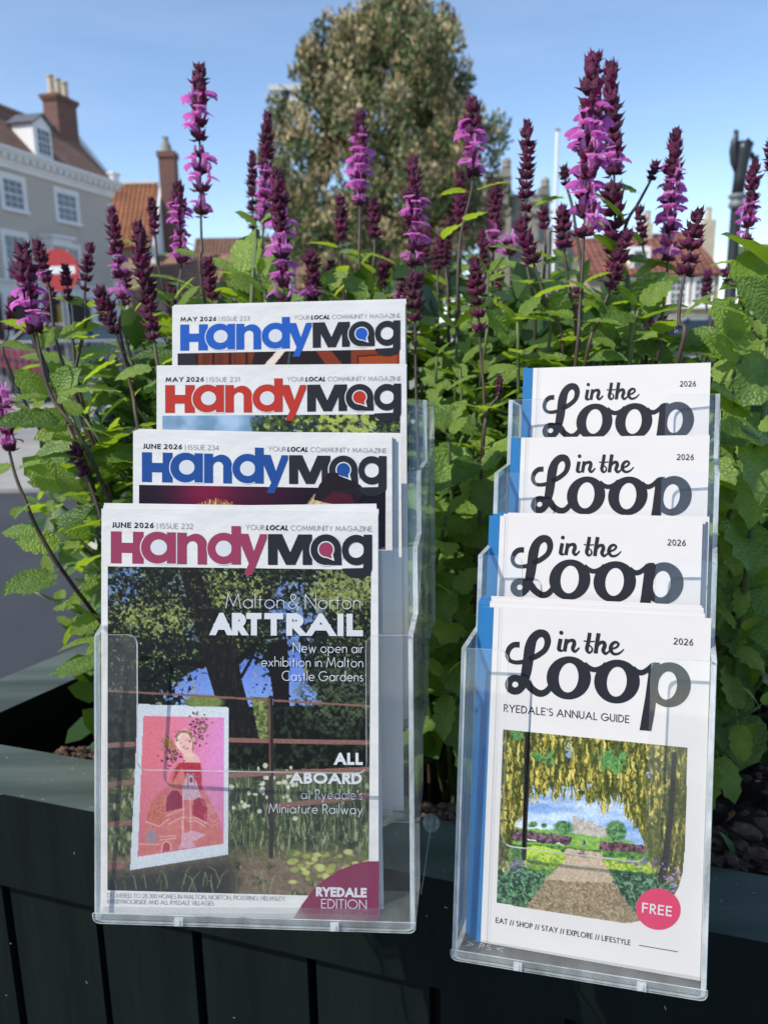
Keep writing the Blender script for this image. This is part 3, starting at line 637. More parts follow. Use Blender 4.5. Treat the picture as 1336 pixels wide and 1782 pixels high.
class Holder:
    def __init__(s, tiers, bot, cut, name_label):
        s.L = [P(x, y, z) for (x, y, z), _ in tiers]; s.Rt = [P(x, y, z) for _, (x, y, z) in tiers]
        s.BL, s.BR = P(*bot[0]), P(*bot[1])
        s.H = (np.linalg.norm(s.BL-s.L[0])+np.linalg.norm(s.BR-s.Rt[0]))/2
        dl, dr = unit(s.BL-s.L[0]), unit(s.BR-s.Rt[0]); s.dn = unit(dl+dr); s.dl, s.dr = dl, dr
        s.W = np.linalg.norm(s.Rt[0]-s.L[0])
        s.rise = [float(((s.L[0]-s.L[i])@dl+(s.Rt[0]-s.Rt[i])@dr)/2) for i in range(5)]
        s.fl = [s.H-s.rise[i] for i in range(4)]
        s.ex = unit(s.Rt[0]-s.L[0]); s.back = unit(np.cross(s.ex, s.dn))
        if s.back@FW < 0: s.back = -s.back
        c = (s.A(0, s.H, .5)+s.A(1, s.H, .5))/2
        s.root = empty('brochure_holder', c, name_label[0], 'brochure holder', name_label[1])
        for i in range(4):
            sl, sr, hf, rr = cut; W, H = s.W, s.H; hc = hf*H
            o = roundpoly([(0, 0), (sl*W, 0), (sl*W, hc), (sr*W, hc), (sr*W, 0), (W, 0), (W, H), (0, H)], [.002, rr, rr, rr, rr, .002, .005, .005])
            mb = MB(); t = .0019
            slab(mb, o, lambda x, y: s.T(i, x/W, y), lambda x, y: s.T(i, x/W, y)+s.back*t)
            mb.build('front_panel', [M_CLEAR, M_EDGE], s.root)
        for side in (0, 1):
            pr = [(0, s.H), (0, 0)]
            for i in (1, 2, 3): pr += [(i, -s.rise[i-1]-(s.rise[i]-s.rise[i-1])*.16), (i, -s.rise[i])]
            pr += [(4, -s.rise[3]), (4, s.fl[3]-.008), (3, s.fl[3]), (3, s.fl[2]-.008), (2, s.fl[2]), (2, s.fl[1]-.008), (1, s.fl[1]), (1, s.fl[0]-.008)]
            mb = MB(); t = .0021/s.W
            f = lambda sd: (lambda x, y: s.A(int(round(x)), y, sd)+s.back*.0019*(1 if round(x) == 0 else 0))
            a, b = (0-.0004/s.W, t) if side == 0 else (1+.0004/s.W, 1-t)
            slab(mb, pr, f(a), f(b)); mb.build('side_wall', [M_CLEAR, M_EDGE], s.root)
        mb = MB(); slab(mb, [(0.004, 0), (s.W-.004, 0), (s.W-.004, s.H), (.004, s.H)], lambda x, y: s.A(4, y-s.rise[3], x/s.W), lambda x, y: s.A(4, y-s.rise[3], x/s.W)-s.back*.002)
        mb.build('back_panel', [M_CLEAR, M_EDGE], s.root)
        for i in range(4):
            t = .0042 if i == 0 else .0022; e = .0024/s.W; mb = MB()
            q = [s.A(i, s.fl[i]-t, e)+s.back*.002, s.A(i, s.fl[i]-t, 1-e)+s.back*.002, s.A(i+1, s.fl[i]-t, 1-e)-s.back*.0003, s.A(i+1, s.fl[i]-t, e)-s.back*.0003]
            vs = q+[v+s.dn*(t-.0006) for v in q]
            mb.add(vs, [(0, 1, 2, 3), (7, 6, 5, 4), (0, 4, 5, 1), (1, 5, 6, 2), (2, 6, 7, 3), (3, 7, 4, 0)])
            mb.build('floor', M_BASE, s.root)
        # lip along the bottom front, with two moulding gates
        mb = MB(); o = roundpoly([(-.0008, s.H-.0048), (s.W+.0008, s.H-.0048), (s.W+.0008, s.H+.0004), (-.0008, s.H+.0004)], [.0003, .0003, .004, .004])
        slab(mb, o, lambda x, y: s.T(0, x/s.W, y)-s.back*.0009, lambda x, y: s.T(0, x/s.W, y)-s.back*.0001, 0, 1); mb.build('bottom_lip', [M_BASE, M_EDGE], s.root)
        for u in (.26, .745):
            mb = MB(); a = s.T(0, u, s.H-.0042)-s.back*.0022
            mb.box(a, s.ex*.0042, s.dn*.0040, s.back*.0012); mb.box(a+s.ex*.0012+s.dn*.0008, s.ex*.0016, s.dn*.0026, -s.back*.0008); mb.build('moulding_gate', M_GATE, s.root)
    def T(s, i, sx, h):         # on tier i, h below its top
        return s.A(i, h-s.rise[i], sx)
    def A(s, i, a, sx):         # absolute distance a below the top of tier 0
        return (s.L[i]+s.dl*(a+s.rise[i]))*(1-sx)+(s.Rt[i]+s.dr*(a+s.rise[i]))*sx
M_GATE = plastic('gate_acrylic', .5, (.9, .92, .9), rough=.1)
ZL = [.4048, .3916]; dzl = .0303
HL = Holder([((164, 1105, .4035), (717, 1106, .3903)), ((194, 950, .4351), (725, 953, .4219)), ((236, 817, .4654), (731, 820, .4522)), ((277, 693, .4957), (741, 696, .4825)), ((308, 693, .526), (754, 696, .5128))],
            [(165, 1604, .4085), (721, 1622, .3953)], (.137, .857, .467, .0055),
            ('clear plastic four-tier holder filled with magazines, the left one on the planter', 'tiered brochure holders fixed to the planter'))
dzr = .0275
HR = Holder([((803, 1128, .4137), (1246, 1152, .3800)), ((833, 966, .4412), (1246, 977, .4075)), ((861, 823, .4687), (1250, 822, .4350)), ((886, 696, .4962), (1251, 685, .4625)), ((905, 690, .5237), (1253, 679, .4900))],
            [(786, 1668, .4142), (1227, 1740, .3803)], (.196, .76, .62, .0055),
            ('clear plastic four-tier holder filled with white guides, the right one on the planter', 'tiered brochure holders fixed to the planter'))
# recycling mark moulded into the floor edge of the right holder
pr = Art(); pr.text('> PS <', 811, 1646, 875, 1657, 9.5, .1, M_GATE, slant=.15)
mark_pl = Plane(HR.T(0, 0, 0), HR.Rt[0]-HR.L[0], HR.dn*HR.H)
print_art('moulded_mark', pr, mark_pl, mark_pl, HR.root, off0=.0003)
# clear screw cap that fixes the left holder
mb = MB(); c = P(750, 1432, .522); ax = -FW; e1 = RT; e2 = UP
prof = [(0, .0038), (.0034, .0036), (.0054, .0022), (.0056, .0008), (.0044, .0), (.0044, -.0016), (.0052, -.0024), (.005, -.004), (0, -.0044)]
ring = []
for r, h in prof: ring.append([c+ax*h+(e1*math.cos(a)+e2*math.sin(a))*(r*(1+.05*math.cos(6*a)))+1e-9 for a in [2*math.pi*k/18 for k in range(18)]])
mb.add([q for rr in ring for q in rr], [(i*18+j, i*18+(j+1) % 18, (i+1)*18+(j+1) % 18, (i+1)*18+j) for i in range(len(prof)-1) for j in range(18)])
mb.build('screw_cap', M_BASE, HL.root, smooth=True)
mb = MB(); b0, b1 = P(750, 1440, .524), P(733, 1556, .430)
mb.tube([P(749, 1440, .5215), P(741, 1500, .508), P(732.5, 1556, .492)], .0004, 5); mb.build('fixing_strap', M_BASE, HL.root)

# ================================================================ magazine covers
LZ = 5.138
def L1(x, y): return (170+x/LZ, 870+(y+.0177*(x-120))/LZ)      # logo drawing units -> photo pixels of the front magazine
def L1s(l): return [L1(*q) for q in l]
def mag_logo(a, mc, mw):
    px = lambda l: L1s(l)
    def circ(cx, cy, rx, ry, m):
        q = L1(cx, cy); a.ell(q[0], q[1], rx/LZ, ry/LZ, m)
    def ring(o, i, m):
        qo, qi = L1(*o[:2]), L1(*i[:2]); a.ring((*qo, o[2]/LZ, o[3]/LZ), (*qi, i[2]/LZ, i[3]/LZ), m)
    a.poly(px([(120, 280), (215, 280), (215, 380), (318, 380), (318, 280), (412, 280), (412, 565), (312, 565), (312, 470), (215, 470), (215, 565), (120, 565)]), mc)
    circ(536, 419, 156, 154, mw); a.poly(px([(600, 275), (712, 275), (712, 570), (600, 570)]), mw)
    ring((536, 419, 146, 143), (548, 416, 74, 70), mc); a.poly(px([(621, 280), (703, 280), (703, 560), (621, 560)]), mc)
    a.poly(px([(716, 281), (797, 281), (797, 562), (716, 562)]), mc)
    q = [(797, 318)]+[(880+97*math.cos(R_(t)), 385-97*math.sin(R_(t))) for t in range(120, -1, -12)]+[(977, 562), (895, 562), (895, 398)]+[(847+48*math.cos(R_(t)), 400-46*math.sin(R_(t))) for t in range(0, 181, 18)]
    a.poly(px(q), mc)
    circ(1128, 417, 153, 150, mw)
    ring((1128, 417, 146, 142), (1128, 417, 72, 71), mc); a.poly(px([(1197, 214), (1280, 214), (1280, 557), (1197, 557)]), mc)
    a.poly(px([(1280, 281), (1346, 281), (1396, 440), (1453, 281), (1512, 281), (1512, 318), (1383, 648), (1309, 648), (1352, 546), (1280, 375)]), mc)
    M = [(290, 305), (415, 305), (488, 470), (560, 308), (683, 308), (683, 580), (600, 580), (600, 430), (533, 580), (450, 580), (375, 430), (375, 580), (290, 580)]
    g = lambda l: px([(x+1233, y-.0177*(x+1113)) for x, y in l])
    gc = lambda x, y: L1(x+1233, y-.0177*(x+1113))
    a.poly(g(M), M_BLACK)
    q = gc(808, 445); a.ell(q[0], q[1], 148/LZ, 148/LZ, mw)
    a.ell(q[0], q[1], 138/LZ, 138/LZ, M_BLACK); a.poly(g([(812, 400), (946, 440), (947, 582), (812, 582)]), M_BLACK)
    q = gc(808, 443); a.ell(q[0], q[1], 75/LZ, 75/LZ, mw); a.poly(g([(760, 497), (868, 480), (884, 546)]), mw)
    a.ell(q[0], q[1], 64/LZ, 64/LZ, mc); a.poly(g([(768, 493), (852, 480), (860, 524)]), mc)
    q = gc(1078, 448); a.ell(q[0], q[1], 137/LZ, 137/LZ, mw) if False else None
    a.poly(g([(948, 380), (960, 372), (960, 530), (948, 520)]), mw)
    o = gc(1078, 447); a.ring((*o, 129/LZ, 136/LZ), (*gc(1077, 447), 70/LZ, 70/LZ), M_BLACK)
    a.poly(g([(1144, 310), (1218, 310), (1218, 612), (1138, 612), (1144, 560)]), M_BLACK)
    hk = [(1218, 606)]+[(1085+133*math.cos(R_(t)), 608+90*math.sin(R_(t))) for t in range(5, 176, 10)]+[(952, 612)]
    a.poly(g(hk), M_BLACK)
def mag_date(a, d, iss):
    a.text(d, 194, 918.2, 268, 919.2, 9.6, .2, M_TEXT)
    a.text('|', 273.5, 919.4, 274, 919.4, 8.5, .07, M_GREY)
    a.text('ISSUE '+iss, 279, 919.5, 336, 920.4, 9.2, .075, M_GREY)
def mag_strap(a):
    a.text('YOUR', 428, 922, 460, 922.5, 9, .075, M_GREY); a.text('LOCAL', 463, 922.5, 501, 923, 9, .21, M_TEXT, slant=.16); a.text('COMMUNITY MAGAZINE', 506, 923, 647, 924.6, 9, .075, M_GREY)
REF = Plane.quad([(177, 885), (662, 891), (659, 1602), (180, 1589)], [.4175, .4135, .4110, .4150])
def block(mb, pl, th0, th1, mi=0, ins=(0, 0, 0, 0), curl=0):
    """box on plane between two depths, edges inset (left,right,top,bottom) in metres"""
    lu, lv = np.linalg.norm(pl.e1), np.linalg.norm(pl.e2); u0_, u1_ = ins[0]/lu, 1-ins[1]/lu; v0_, v1_ = ins[2]/lv, 1-ins[3]/lv
    q = [pl.at([[u, v]], -d)[0] for d in (th1, th0) for u, v in ((u0_, v0_), (u1_, v0_), (u1_, v1_), (u0_, v1_))]
    mb.add(q, [(3, 2, 1, 0)[::-1], (4, 5, 6, 7)[::-1], (0, 4, 5, 1), (1, 5, 6, 2), (2, 6, 7, 3), (3, 7, 4, 0)], mi)
def make_copy(name, pl, thick, label, cat, group, mp, lead=None, folds=True, back=None):
    root = empty(name, pl.at([[.5, 1]], -thick/2)[0], label, cat, group)
    mb = MB(); block(mb, pl, 0, .00035); mb.build('cover', mp, root)
    if folds:
        n = max(2, int(thick/.0006)); mb = MB()
        for i in range(n):
            d0 = .00040+i*(thick-.00045)/n; d1 = .00040+(i+.82)*(thick-.00045)/n
            block(mb, pl, d0, d1, 0, (.0006, .0004+.0008*((i*37) % 5)/5, .0003+.0005*((i*53) % 5)/5, 0))
        mb.build('pages', M_PAGES, root)
    return root
MAGG = 'magazines in the left holder'
TOPS = [None, (232, 750, 682, 757), (273, 636, 707, 633), (300, 533, 705, 525)]
mag_spec = [
 ('JUNE 2026', '232', M_ROSE, paint_trail, 'magazine with rose title and tree trail cover, frontmost in the left holder', 'newsprint_232'),
 ('JUNE 2026', '234', M_BLUE, paint_stage_heads, 'magazine with dark blue title over a velvet hat, second tier of the left holder', ''),
 ('MAY 2026', '231', M_RED, paint_smoke, 'magazine with red title over smoke and trees, third tier of the left holder', ''),
 ('MAY 2026', '233', M_BLUE2, paint_door, 'magazine with bright blue title over a wooden door, topmost in the left holder', '')]
copies = [4, 3, 2, 3]
for k in range(4):
    if k == 0: pl = REF
    else:
        x0, y0, x1, y1 = TOPS[k]; zl = .418+dzl*k-.001; zr = .414+dzl*k-.001
        a, b = P(x0, y0, zl), P(x1, y1, zr); pl = Plane(a, b-a, REF.e2)
    dt, iss, mc, painter, lab, _ = mag_spec[k]
    th_ = .0016
    root = make_copy('magazine', pl, th_, lab, 'magazine', MAGG, M_NEWS)
    if k == 0:
        picture('cover_picture', pl, REF, root, [(188, 985.5), (645.5, 991.5), (641, 1561), (187.5, 1549)], 1.3, paint_trail, 11)
    else:
        picture('cover_picture', pl, REF, root, [(188, 985.5), (645.5, 991.5), (645, 1105), (188, 1100)], 1.6, painter, 20+k)
    if k == 1:                             # velvet hat printed over the picture
        hat = Art(); mh = ink('velvet', (.018, .012, .018)); mh2 = ink('velvet_red', (.09, .012, .03))
        hat.poly([(512, 1012), (522, 985), (540, 962), (566, 962), (600, 986), (606, 1000), (590, 1030), (540, 1018)], mh)
        hat.poly([(526, 1016), (548, 998), (580, 1002), (592, 1026), (560, 1022)], mh2)
        hat.rib([(522, 1015), (545, 996), (575, 998), (600, 990)], 1.6, ink('velvet_edge', (.03, .022, .035)))
        print_art('printed_hat', hat, REF, pl, root, off0=.0003)
    a = Art(); mag_date(a, dt, iss); print_art('date_text', a, REF, pl, root)
    a = Art(); mag_strap(a); print_art('strapline_text', a, REF, pl, root)
    a = Art(); mag_logo(a, mc, M_WHITE); print_art('title_lettering', a, REF, pl, root, off0=.00016)
    if k == 0:
        a = Art()
        a.text('Malton', 393, 1058.4, 495, 1059.4, 26, .05, M_WHITE, gap=.13); a.text('&', 502, 1059.4, 521, 1059.5, 26, .05, M_WHITE); a.text('Norton', 531, 1059.6, 627, 1060.4, 26, .05, M_WHITE, gap=.13)
        a.text('ART', 368, 1105, 455, 1105.6, 39, .27, M_WHITE, gap=.03); a.text('TRAIL', 459, 1105.6, 633, 1107, 39, .27, M_WHITE, gap=.05)
        for st, x, y, h in (('New open air', 510, 1136, 17.5), ('exhibition in Malton', 455, 1160.5, 17.5), ('Castle Gardens', 491, 1185, 17.5)): a.text(st, x, y-.8, 632, y+.6, h, .075, M_WHITE, gap=.13)
        print_art('headline_text', a, REF, pl, root, off0=.0003); a = Art()
        a.text('ALL', 582, 1330.5, 631, 1331, 21, .24, M_WHITE, gap=.1); a.text('ABOARD', 505, 1363, 630, 1364.5, 20, .24, M_WHITE, gap=.06)
        a.text("at Ryedale's", 524, 1390, 631, 1391, 17, .075, M_WHITE, gap=.13); a.text('Miniature Railway', 468, 1414.5, 631, 1416.5, 17, .075, M_WHITE, gap=.13)
        print_art('cover_text', a, REF, pl, root, off0=.0003)
        a = Art(); q = [(659.4, 1498)]+[(659+148*math.cos(R_(t)), 1600.6+102.5*math.sin(R_(t))*1.0) for t in range(-92, -181, -8)]+[(511, 1598.4), (659, 1602)]
        q = [(659.6, 1498.5), (640, 1498.5), (618, 1503), (592, 1513), (566, 1529), (545, 1548), (526, 1573), (511, 1598), (658.6, 1602)]
        a.poly(q, M_PLUM); a.text('RYEDALE', 550, 1559.4, 638, 1561.4, 16.5, .24, M_WHITE, gap=.05); a.text('EDITION', 559, 1580, 638, 1581.8, 16.5, .085, M_WHITE, gap=.13)
        print_art('edition_corner', a, REF, pl, root, off0=.0003)
        a = Art(); a.text('DELIVERED TO 28,300 HOMES IN MALTON, NORTON, PICKERING, HELMSLEY,', 187.5, 1561.5, 497, 1567.6, 7.6, .075, M_GREY, gap=.12)
        a.text('KIRKBYMOORSIDE AND ALL RYEDALE VILLAGES', 187.5, 1572, 372, 1575.6, 7.6, .075, M_GREY, gap=.12); print_art('small_print', a, REF, pl, root)
    offs = [[(.0017, .0003, -.0016), (.0034, .0001, -.0022), (.0051, -.0006, -.0030), (.0068, -.001, -.0026)], [(.0017, .0006, -.0008), (.0034, .0048, -.0004), (.0051, .0010, -.0018)], [(.0017, .0004, -.0004), (.0034, .0002, .0002)], [(.0017, .0003, -.0008), (.0034, .0002, -.0018), (.0051, .0006, -.0022)]][k]
    for j, (d, du, dv) in enumerate(offs):
        up_ = -unit(pl.e2); tl_ = (.0034 if (k, j) == (0, 1) else .0012*math.sin(5*k+3*j)); sp = Plane(pl.p0-pl.n*d+unit(pl.e1)*(du+(.004 if (k, j) == (0, 1) else 0))+unit(pl.e2)*(dv+(.0012 if (k, j) == (0, 1) else 0)), pl.e1*(.965 if (k, j) == (0, 1) else 1)+up_*tl_, pl.e2+unit(pl.e1)*tl_)
        make_copy('magazine', sp, .0016, 'spare magazine behind the %s, %s' % (('rose titled one', 'dark blue titled one', 'red titled one', 'bright blue titled one')[k], ('next in the stack', 'second in the stack', 'third in the stack', 'last in the stack')[j]), 'magazine', MAGG, M_NEWS)

# ---------------------------------------------------------------- guides
GZ = .768
GREF = Plane.quad([(839, 1056), (1237, 1076), (1217, 1707), (817, 1636)], [.5601*GZ, .5154*GZ, .5104*GZ, .5551*GZ])
def guide_art():
    a = Art(); K = M_BLACK; A = lambda x, y: (860+x/6.68, 1080+y/6.68); B = lambda x, y: (1030+x/6.073, 1080+y/6.073)
    a3 = dict(ox=860, oy=1080, sc=6.68); b3 = dict(ox=1030, oy=1080, sc=6.073)
    a.brush([(318, 800, 60), (345, 700, 96), (370, 590, 118), (392, 450, 122), (412, 310, 124), (448, 208, 104), (516, 150, 94), (588, 162, 88), (618, 240, 76), (592, 330, 66), (528, 388, 64), (462, 424, 66), (400, 446, 50)], K, **a3)
    a.brush([(292, 280, 68), (225, 282, 66), (172, 325, 62), (150, 400, 52), (180, 462, 46), (250, 486, 48), (340, 478, 54)], K, **a3)
    a.ring((*A(240, 745), 118/6.68, 116/6.68), (*A(240, 742), 36/6.68, 34/6.68), K)
    a.brush([(270, 668, 66), (360, 706, 92), (430, 790, 84), (520, 845, 80), (600, 825, 74), (672, 740, 66)], K, **a3)
    a.ring((*A(862, 665), 257/6.68, 251/6.68, -.05), (*A(860, 663), 114/6.68, 172/6.68, .1), K)
    a.brush([(1040, 500, 60), (1100, 550, 62), (1170, 570, 60), (1250, 545, 62), (1300, 500, 60)], K, **a3)
    a.ring((*B(260, 643), 241/6.073, 232/6.073, -.05), (*B(258, 645), 105/6.073, 158/6.073, .1), K)
    a.brush([(425, 500, 60), (470, 540, 62), (525, 548, 58), (580, 520, 56), (640, 470, 60)], K, **b3)
    a.poly([B(585, 500), B(625, 450), B(650, 440), B(712, 444), B(698, 660), B(655, 990), B(622, 1166), B(498, 1156), B(560, 800), B(590, 570)], K)
    a.ring((*B(812, 677), 228/6.073, 238/6.073, 0), (*B(793, 685), 100/6.073, 150/6.073, .14), K)
    # in the
    a.ell(*A(775, 140), 3.6, 3.6, K)
    a.brush([(768, 210, 46), (752, 290, 46), (750, 335, 44), (790, 352, 22)], K, **a3)
    a.brush([(838, 212, 44), (824, 290, 44), (812, 358, 44)], K, **a3)
    a.brush([(826, 285, 20), (865, 235, 34), (915, 232, 42), (925, 270, 46), (908, 325, 44), (935, 358, 30), (985, 312, 18)], K, **a3)
    a.brush([(1106, 140, 42), (1088, 250, 44), (1072, 330, 44), (1096, 372, 26), (1130, 350, 22), (1128, 310, 18), (1096, 285, 14)], K, **a3)
    a.brush([(1035, 234, 14), (1098, 242, 15), (1162, 240, 14)], K, **a3)
    a.brush([(66, 132, 42), (48, 240, 42), (34, 345, 42)], K, **b3)
    a.brush([(44, 285, 20), (80, 235, 32), (120, 230, 38), (130, 265, 42), (114, 315, 40), (140, 348, 28), (190, 312, 16)], K, **b3)
    a.brush([(196, 300, 20), (250, 282, 22), (276, 248, 24), (246, 226, 28), (206, 250, 36), (192, 305, 40), (226, 350, 30), (282, 344, 22), (334, 300, 10)], K, **b3)
    a.text('2026', 1171, 1121, 1205, 1123.4, 11.5, .13, M_NAVY, up=(.02, -1))
    return a
def guide_art2():
    a = Art()
    a.text('RYEDALE\'S ANNUAL GUIDE', 876, 1238.5, 1094, 1258.5, 13.6, .13, M_NAVY, up=(.03, -1), gap=.14)
    a.text('EAT // SHOP // STAY // EXPLORE // LIFESTYLE', 862, 1605.5, 1096, 1645, 9.6, .14, M_NAVY, up=(.03, -1), gap=.14)
    a.rib([(1111, 1644.5), (1179, 1656)], 1.2, M_NAVY)
    return a
def free_art():
    a = Art(); a.ell(1144.5, 1581.5, 38.8, 36, M_PINK, rot=.16); a.text('FREE', 1116, 1587.5, 1168, 1594.5, 17.5, .15, M_WHITE, up=(.05, -1), gap=.16); return a
GT = [None, (851, 897, 1222, 905), (889, 762, 1234, 757), (911, 641, 1236, 631)]
glab = ['white guide with garden photo and pink free circle, frontmost in the right holder', 'white guide standing in the second tier of the right holder, above the front stack',
        'white guide in the third tier of the right holder, loops of the title half covered', 'topmost white guide in the right holder, standing highest against the leaves']
GGRP = 'annual guides in the right holder'
for k in range(4):
    if k == 0: pl = GREF
    else:
        x0, y0, x1, y1 = GT[k]; a, b = P(x0, y0, .5601*GZ+dzr*k), P(x1, y1, .5154*GZ+dzr*k-.002*k); pl = Plane(a, b-a, GREF.e2)
    root = make_copy('guide_booklet', pl, .0026, glab[k], 'guide', GGRP, M_SILK)
    a = Art(); a.poly([(839, 1056), (859, 1057), (835.5, 1639.6), (817, 1636)], M_CYAN); print_art('spine_strip', a, GREF, pl, root)
    a = Art(); a.rib([(869, 1058), (846.5, 1641)], 1.4, M_CREASE); a.rib([(873.5, 1058), (850.5, 1642)], .9, ink('crease_lit', (.84, .82, .82))); print_art('cover_crease', a, GREF, pl, root)
    print_art('title_lettering', guide_art(), GREF, pl, root)
    if k == 0:
        mk = [(874.5, 1268.3), (1196, 1300), (1194, 1380), (1191, 1480), (1187, 1520), (1180, 1545), (1168, 1567), (1150, 1586), (1125, 1600), (1100, 1606), (1080, 1607), (1050, 1604), (863, 1571)]
        picture('cover_picture', pl, GREF, root, [(874, 1268), (1196.5, 1300), (1186, 1622), (862.5, 1571.5)], 1.15, paint_garden, 31, mask=mk)
        print_art('cover_text', guide_art2(), GREF, pl, root); print_art('free_circle', free_art(), GREF, pl, root, off0=.0003)
    offs = [[(.0028, -.0028, -.002), (.0056, -.0032, -.0028), (.0084, -.003, -.0042), (.0112, -.0036, -.0052)], [(.0028, .0015, -.0012), (.0056, .0035, -.0020)], [(.0028, -.0005, -.0004)], [(.0028, -.0008, -.0003)]][k]
    for j, (d, du, dv) in enumerate(offs):
        sp = Plane(pl.p0-pl.n*d+unit(pl.e1)*du+unit(pl.e2)*dv, pl.e1, pl.e2)
        r2 = make_copy('guide_booklet', sp, .0025, 'spare white guide behind the %s guide, %s' % (('garden photo', 'second tier', 'third tier', 'topmost')[k], (('next in the stack', 'second in the stack', 'third in the stack', 'last in the stack') if k == 0 else ('nearest', 'farthest'))[j]), 'guide', GGRP, M_SILK)
        a = Art(); a.poly([(839, 1056), (859, 1057), (835.5, 1639.6), (817, 1636)], M_CYAN); print_art('spine_strip', a, GREF, sp, r2)
# ================================================================ planter
PT = CAMH-.36
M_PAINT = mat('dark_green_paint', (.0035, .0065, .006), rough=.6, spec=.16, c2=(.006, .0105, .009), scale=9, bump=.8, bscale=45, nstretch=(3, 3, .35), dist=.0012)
M_RAILTOP = mat('rail_top_sheen_fade', (.044, .060, .050), rough=.5, spec=.4, c2=(.10, .122, .106), scale=12, detail=8, bump=.6, bscale=60, nstretch=(.3, 2.6, 2.6), dist=.001)  # rail top faces only: sky sheen and fading painted in as lighter green
M_SCRATCH = mat('bare_scratch', (.30, .34, .32), rough=.8)
fo = [PH(0, 1381, PT), PH(1233, 1621, PT)]; fi = [PH(0, 1296, PT), PH(1233, 1506, PT)]
fd = unit((fo[1]-fo[0])); fn = np.array([fd[1], -fd[0], 0.]);                      # fn points to the viewer
if fn[1] > 0: fn = -fn
lw = float(-(fi[0]-fo[0])@fn+-(fi[1]-fo[1])@fn)/2
lo = [PH(0, 1180, PT), PH(162, 1114, PT)]; li = [PH(0, 1238, PT), PH(163, 1164, PT)]
ld = unit(lo[1]-lo[0])
def isect(p, d, q, e):
    A = np.array([[d[0], -e[0]], [d[1], -e[1]]]); t = np.linalg.solve(A, (q-p)[:2]); return p+d*t[0]
C0 = isect(fo[0], fd, lo[0], ld); C0[2] = PT                                        # outer front-left corner
LEN, DEP, BH, RH = 1.75, .62, .0875, .70
planter = empty('wooden_planter', C0+np.array([0, 0, -PT])+fd*LEN/2, 'dark green painted wooden planter full of salvia, carrying both brochure holders', 'planter')
ln = np.array([-ld[1], ld[0], 0.]);                                                # outward normal of the left side
if ln@fd > 0: ln = -ln
ci = isect(fi[0], fd, li[0], ld); lwid = float(-(li[0]-lo[0])@ln)
def prism(name, poly2, z0, z1, m, par, bev=.0015):
    mb = MB(); n = len(poly2); pts = [np.array(p, float) for p in poly2]
    c = sum(pts)/n
    top = [np.array([*(p+(c-p)/np.linalg.norm(c-p)*bev*1.4)[:2], z1]) for p in pts]; up = [np.array([*p[:2], z1-bev]) for p in pts]; dn = [np.array([*p[:2], z0]) for p in pts]
    v = dn+up+top; f = [(i, (i+1) % n, n+(i+1) % n, n+i) for i in range(n)]+[(n+i, n+(i+1) % n, 2*n+(i+1) % n, 2*n+i) for i in range(n)]+[tuple(range(2*n, 3*n)), tuple(range(n))[::-1]]
    ar = sum(pts[i][0]*pts[(i+1) % n][1]-pts[(i+1) % n][0]*pts[i][1] for i in range(n))
    if ar < 0: f = [q[::-1] for q in f]
    mb.add(v, f); o = mb.build(name, m, par)
    if m is M_RAILTOP: o.data.materials.clear(); o.data.materials.append(M_PAINT); o.data.materials.append(M_RAILTOP); o.data.polygons.foreach_set('material_index', [0]*(len(f)-2)+[1, 0])
    return o
E1 = C0+fd*LEN; back = isect(C0-fn*DEP, fd, lo[0], ld)
front_rail = prism('top_rail', [C0, E1, E1-fn*lw, isect(C0-fn*lw, fd, lo[0], ld)], PT-BH, PT, M_RAILTOP, planter)
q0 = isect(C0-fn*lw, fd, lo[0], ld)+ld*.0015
left_rail = prism('top_rail', [q0, q0+fd*lwid*1.03, isect(back, fd, ci, ld), back], PT-BH, PT-.001, M_RAILTOP, planter)
prism('top_rail', [back+ld*.002, isect(back, fd, ci, ld)+ld*.002, back+fd*LEN, back+fd*LEN+ld*.07, back+ld*.07], PT-BH, PT, M_RAILTOP, planter)
# vertical boards below the front rail, gaps measured in the photograph
def front_x(px, py):            # distance along the front at the face of the boards
    r = ray(px, py); o = C0-fn*.012; t = (fn@(o-CAM))/(fn@r); q = CAM+r*t; return float((q-o)@fd), q[2]
gaps = [front_x(*q)[0] for q in ((14, 1580), (177, 1650), (346, 1680), (543, 1710), (756, 1740))]
wd_ = (gaps[-1]-gaps[0])/4
gaps = [gaps[0]-wd_*k for k in (3, 2, 1)]+gaps+[gaps[-1]+wd_*k for k in range(1, 8)]
for i in range(len(gaps)-1):
    a, b = gaps[i]+.004, gaps[i+1]-.004
    if a < .0: a = .0
    if b-a < .02 or b > LEN: continue
    mb = MB(); o = C0+fd*a-fn*(.012+.0012*(i % 2)); o[2] = PT-RH
    ex = fd*(b-a); mb.box(o, ex, -fn*.016, np.array([0, 0, RH-BH+.0]))
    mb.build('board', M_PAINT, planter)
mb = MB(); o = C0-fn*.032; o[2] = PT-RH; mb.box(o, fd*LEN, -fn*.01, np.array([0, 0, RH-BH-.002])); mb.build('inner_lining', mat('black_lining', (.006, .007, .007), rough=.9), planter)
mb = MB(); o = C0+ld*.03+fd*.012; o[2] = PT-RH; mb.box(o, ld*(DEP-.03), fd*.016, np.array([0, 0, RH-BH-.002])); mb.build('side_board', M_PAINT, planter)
mb = MB(); o = back-fn*.01; o[2] = PT-RH; mb.box(o, fd*LEN, -fn*.016, np.array([0, 0, RH-BH-.002])); mb.build('back_board', M_PAINT, planter)
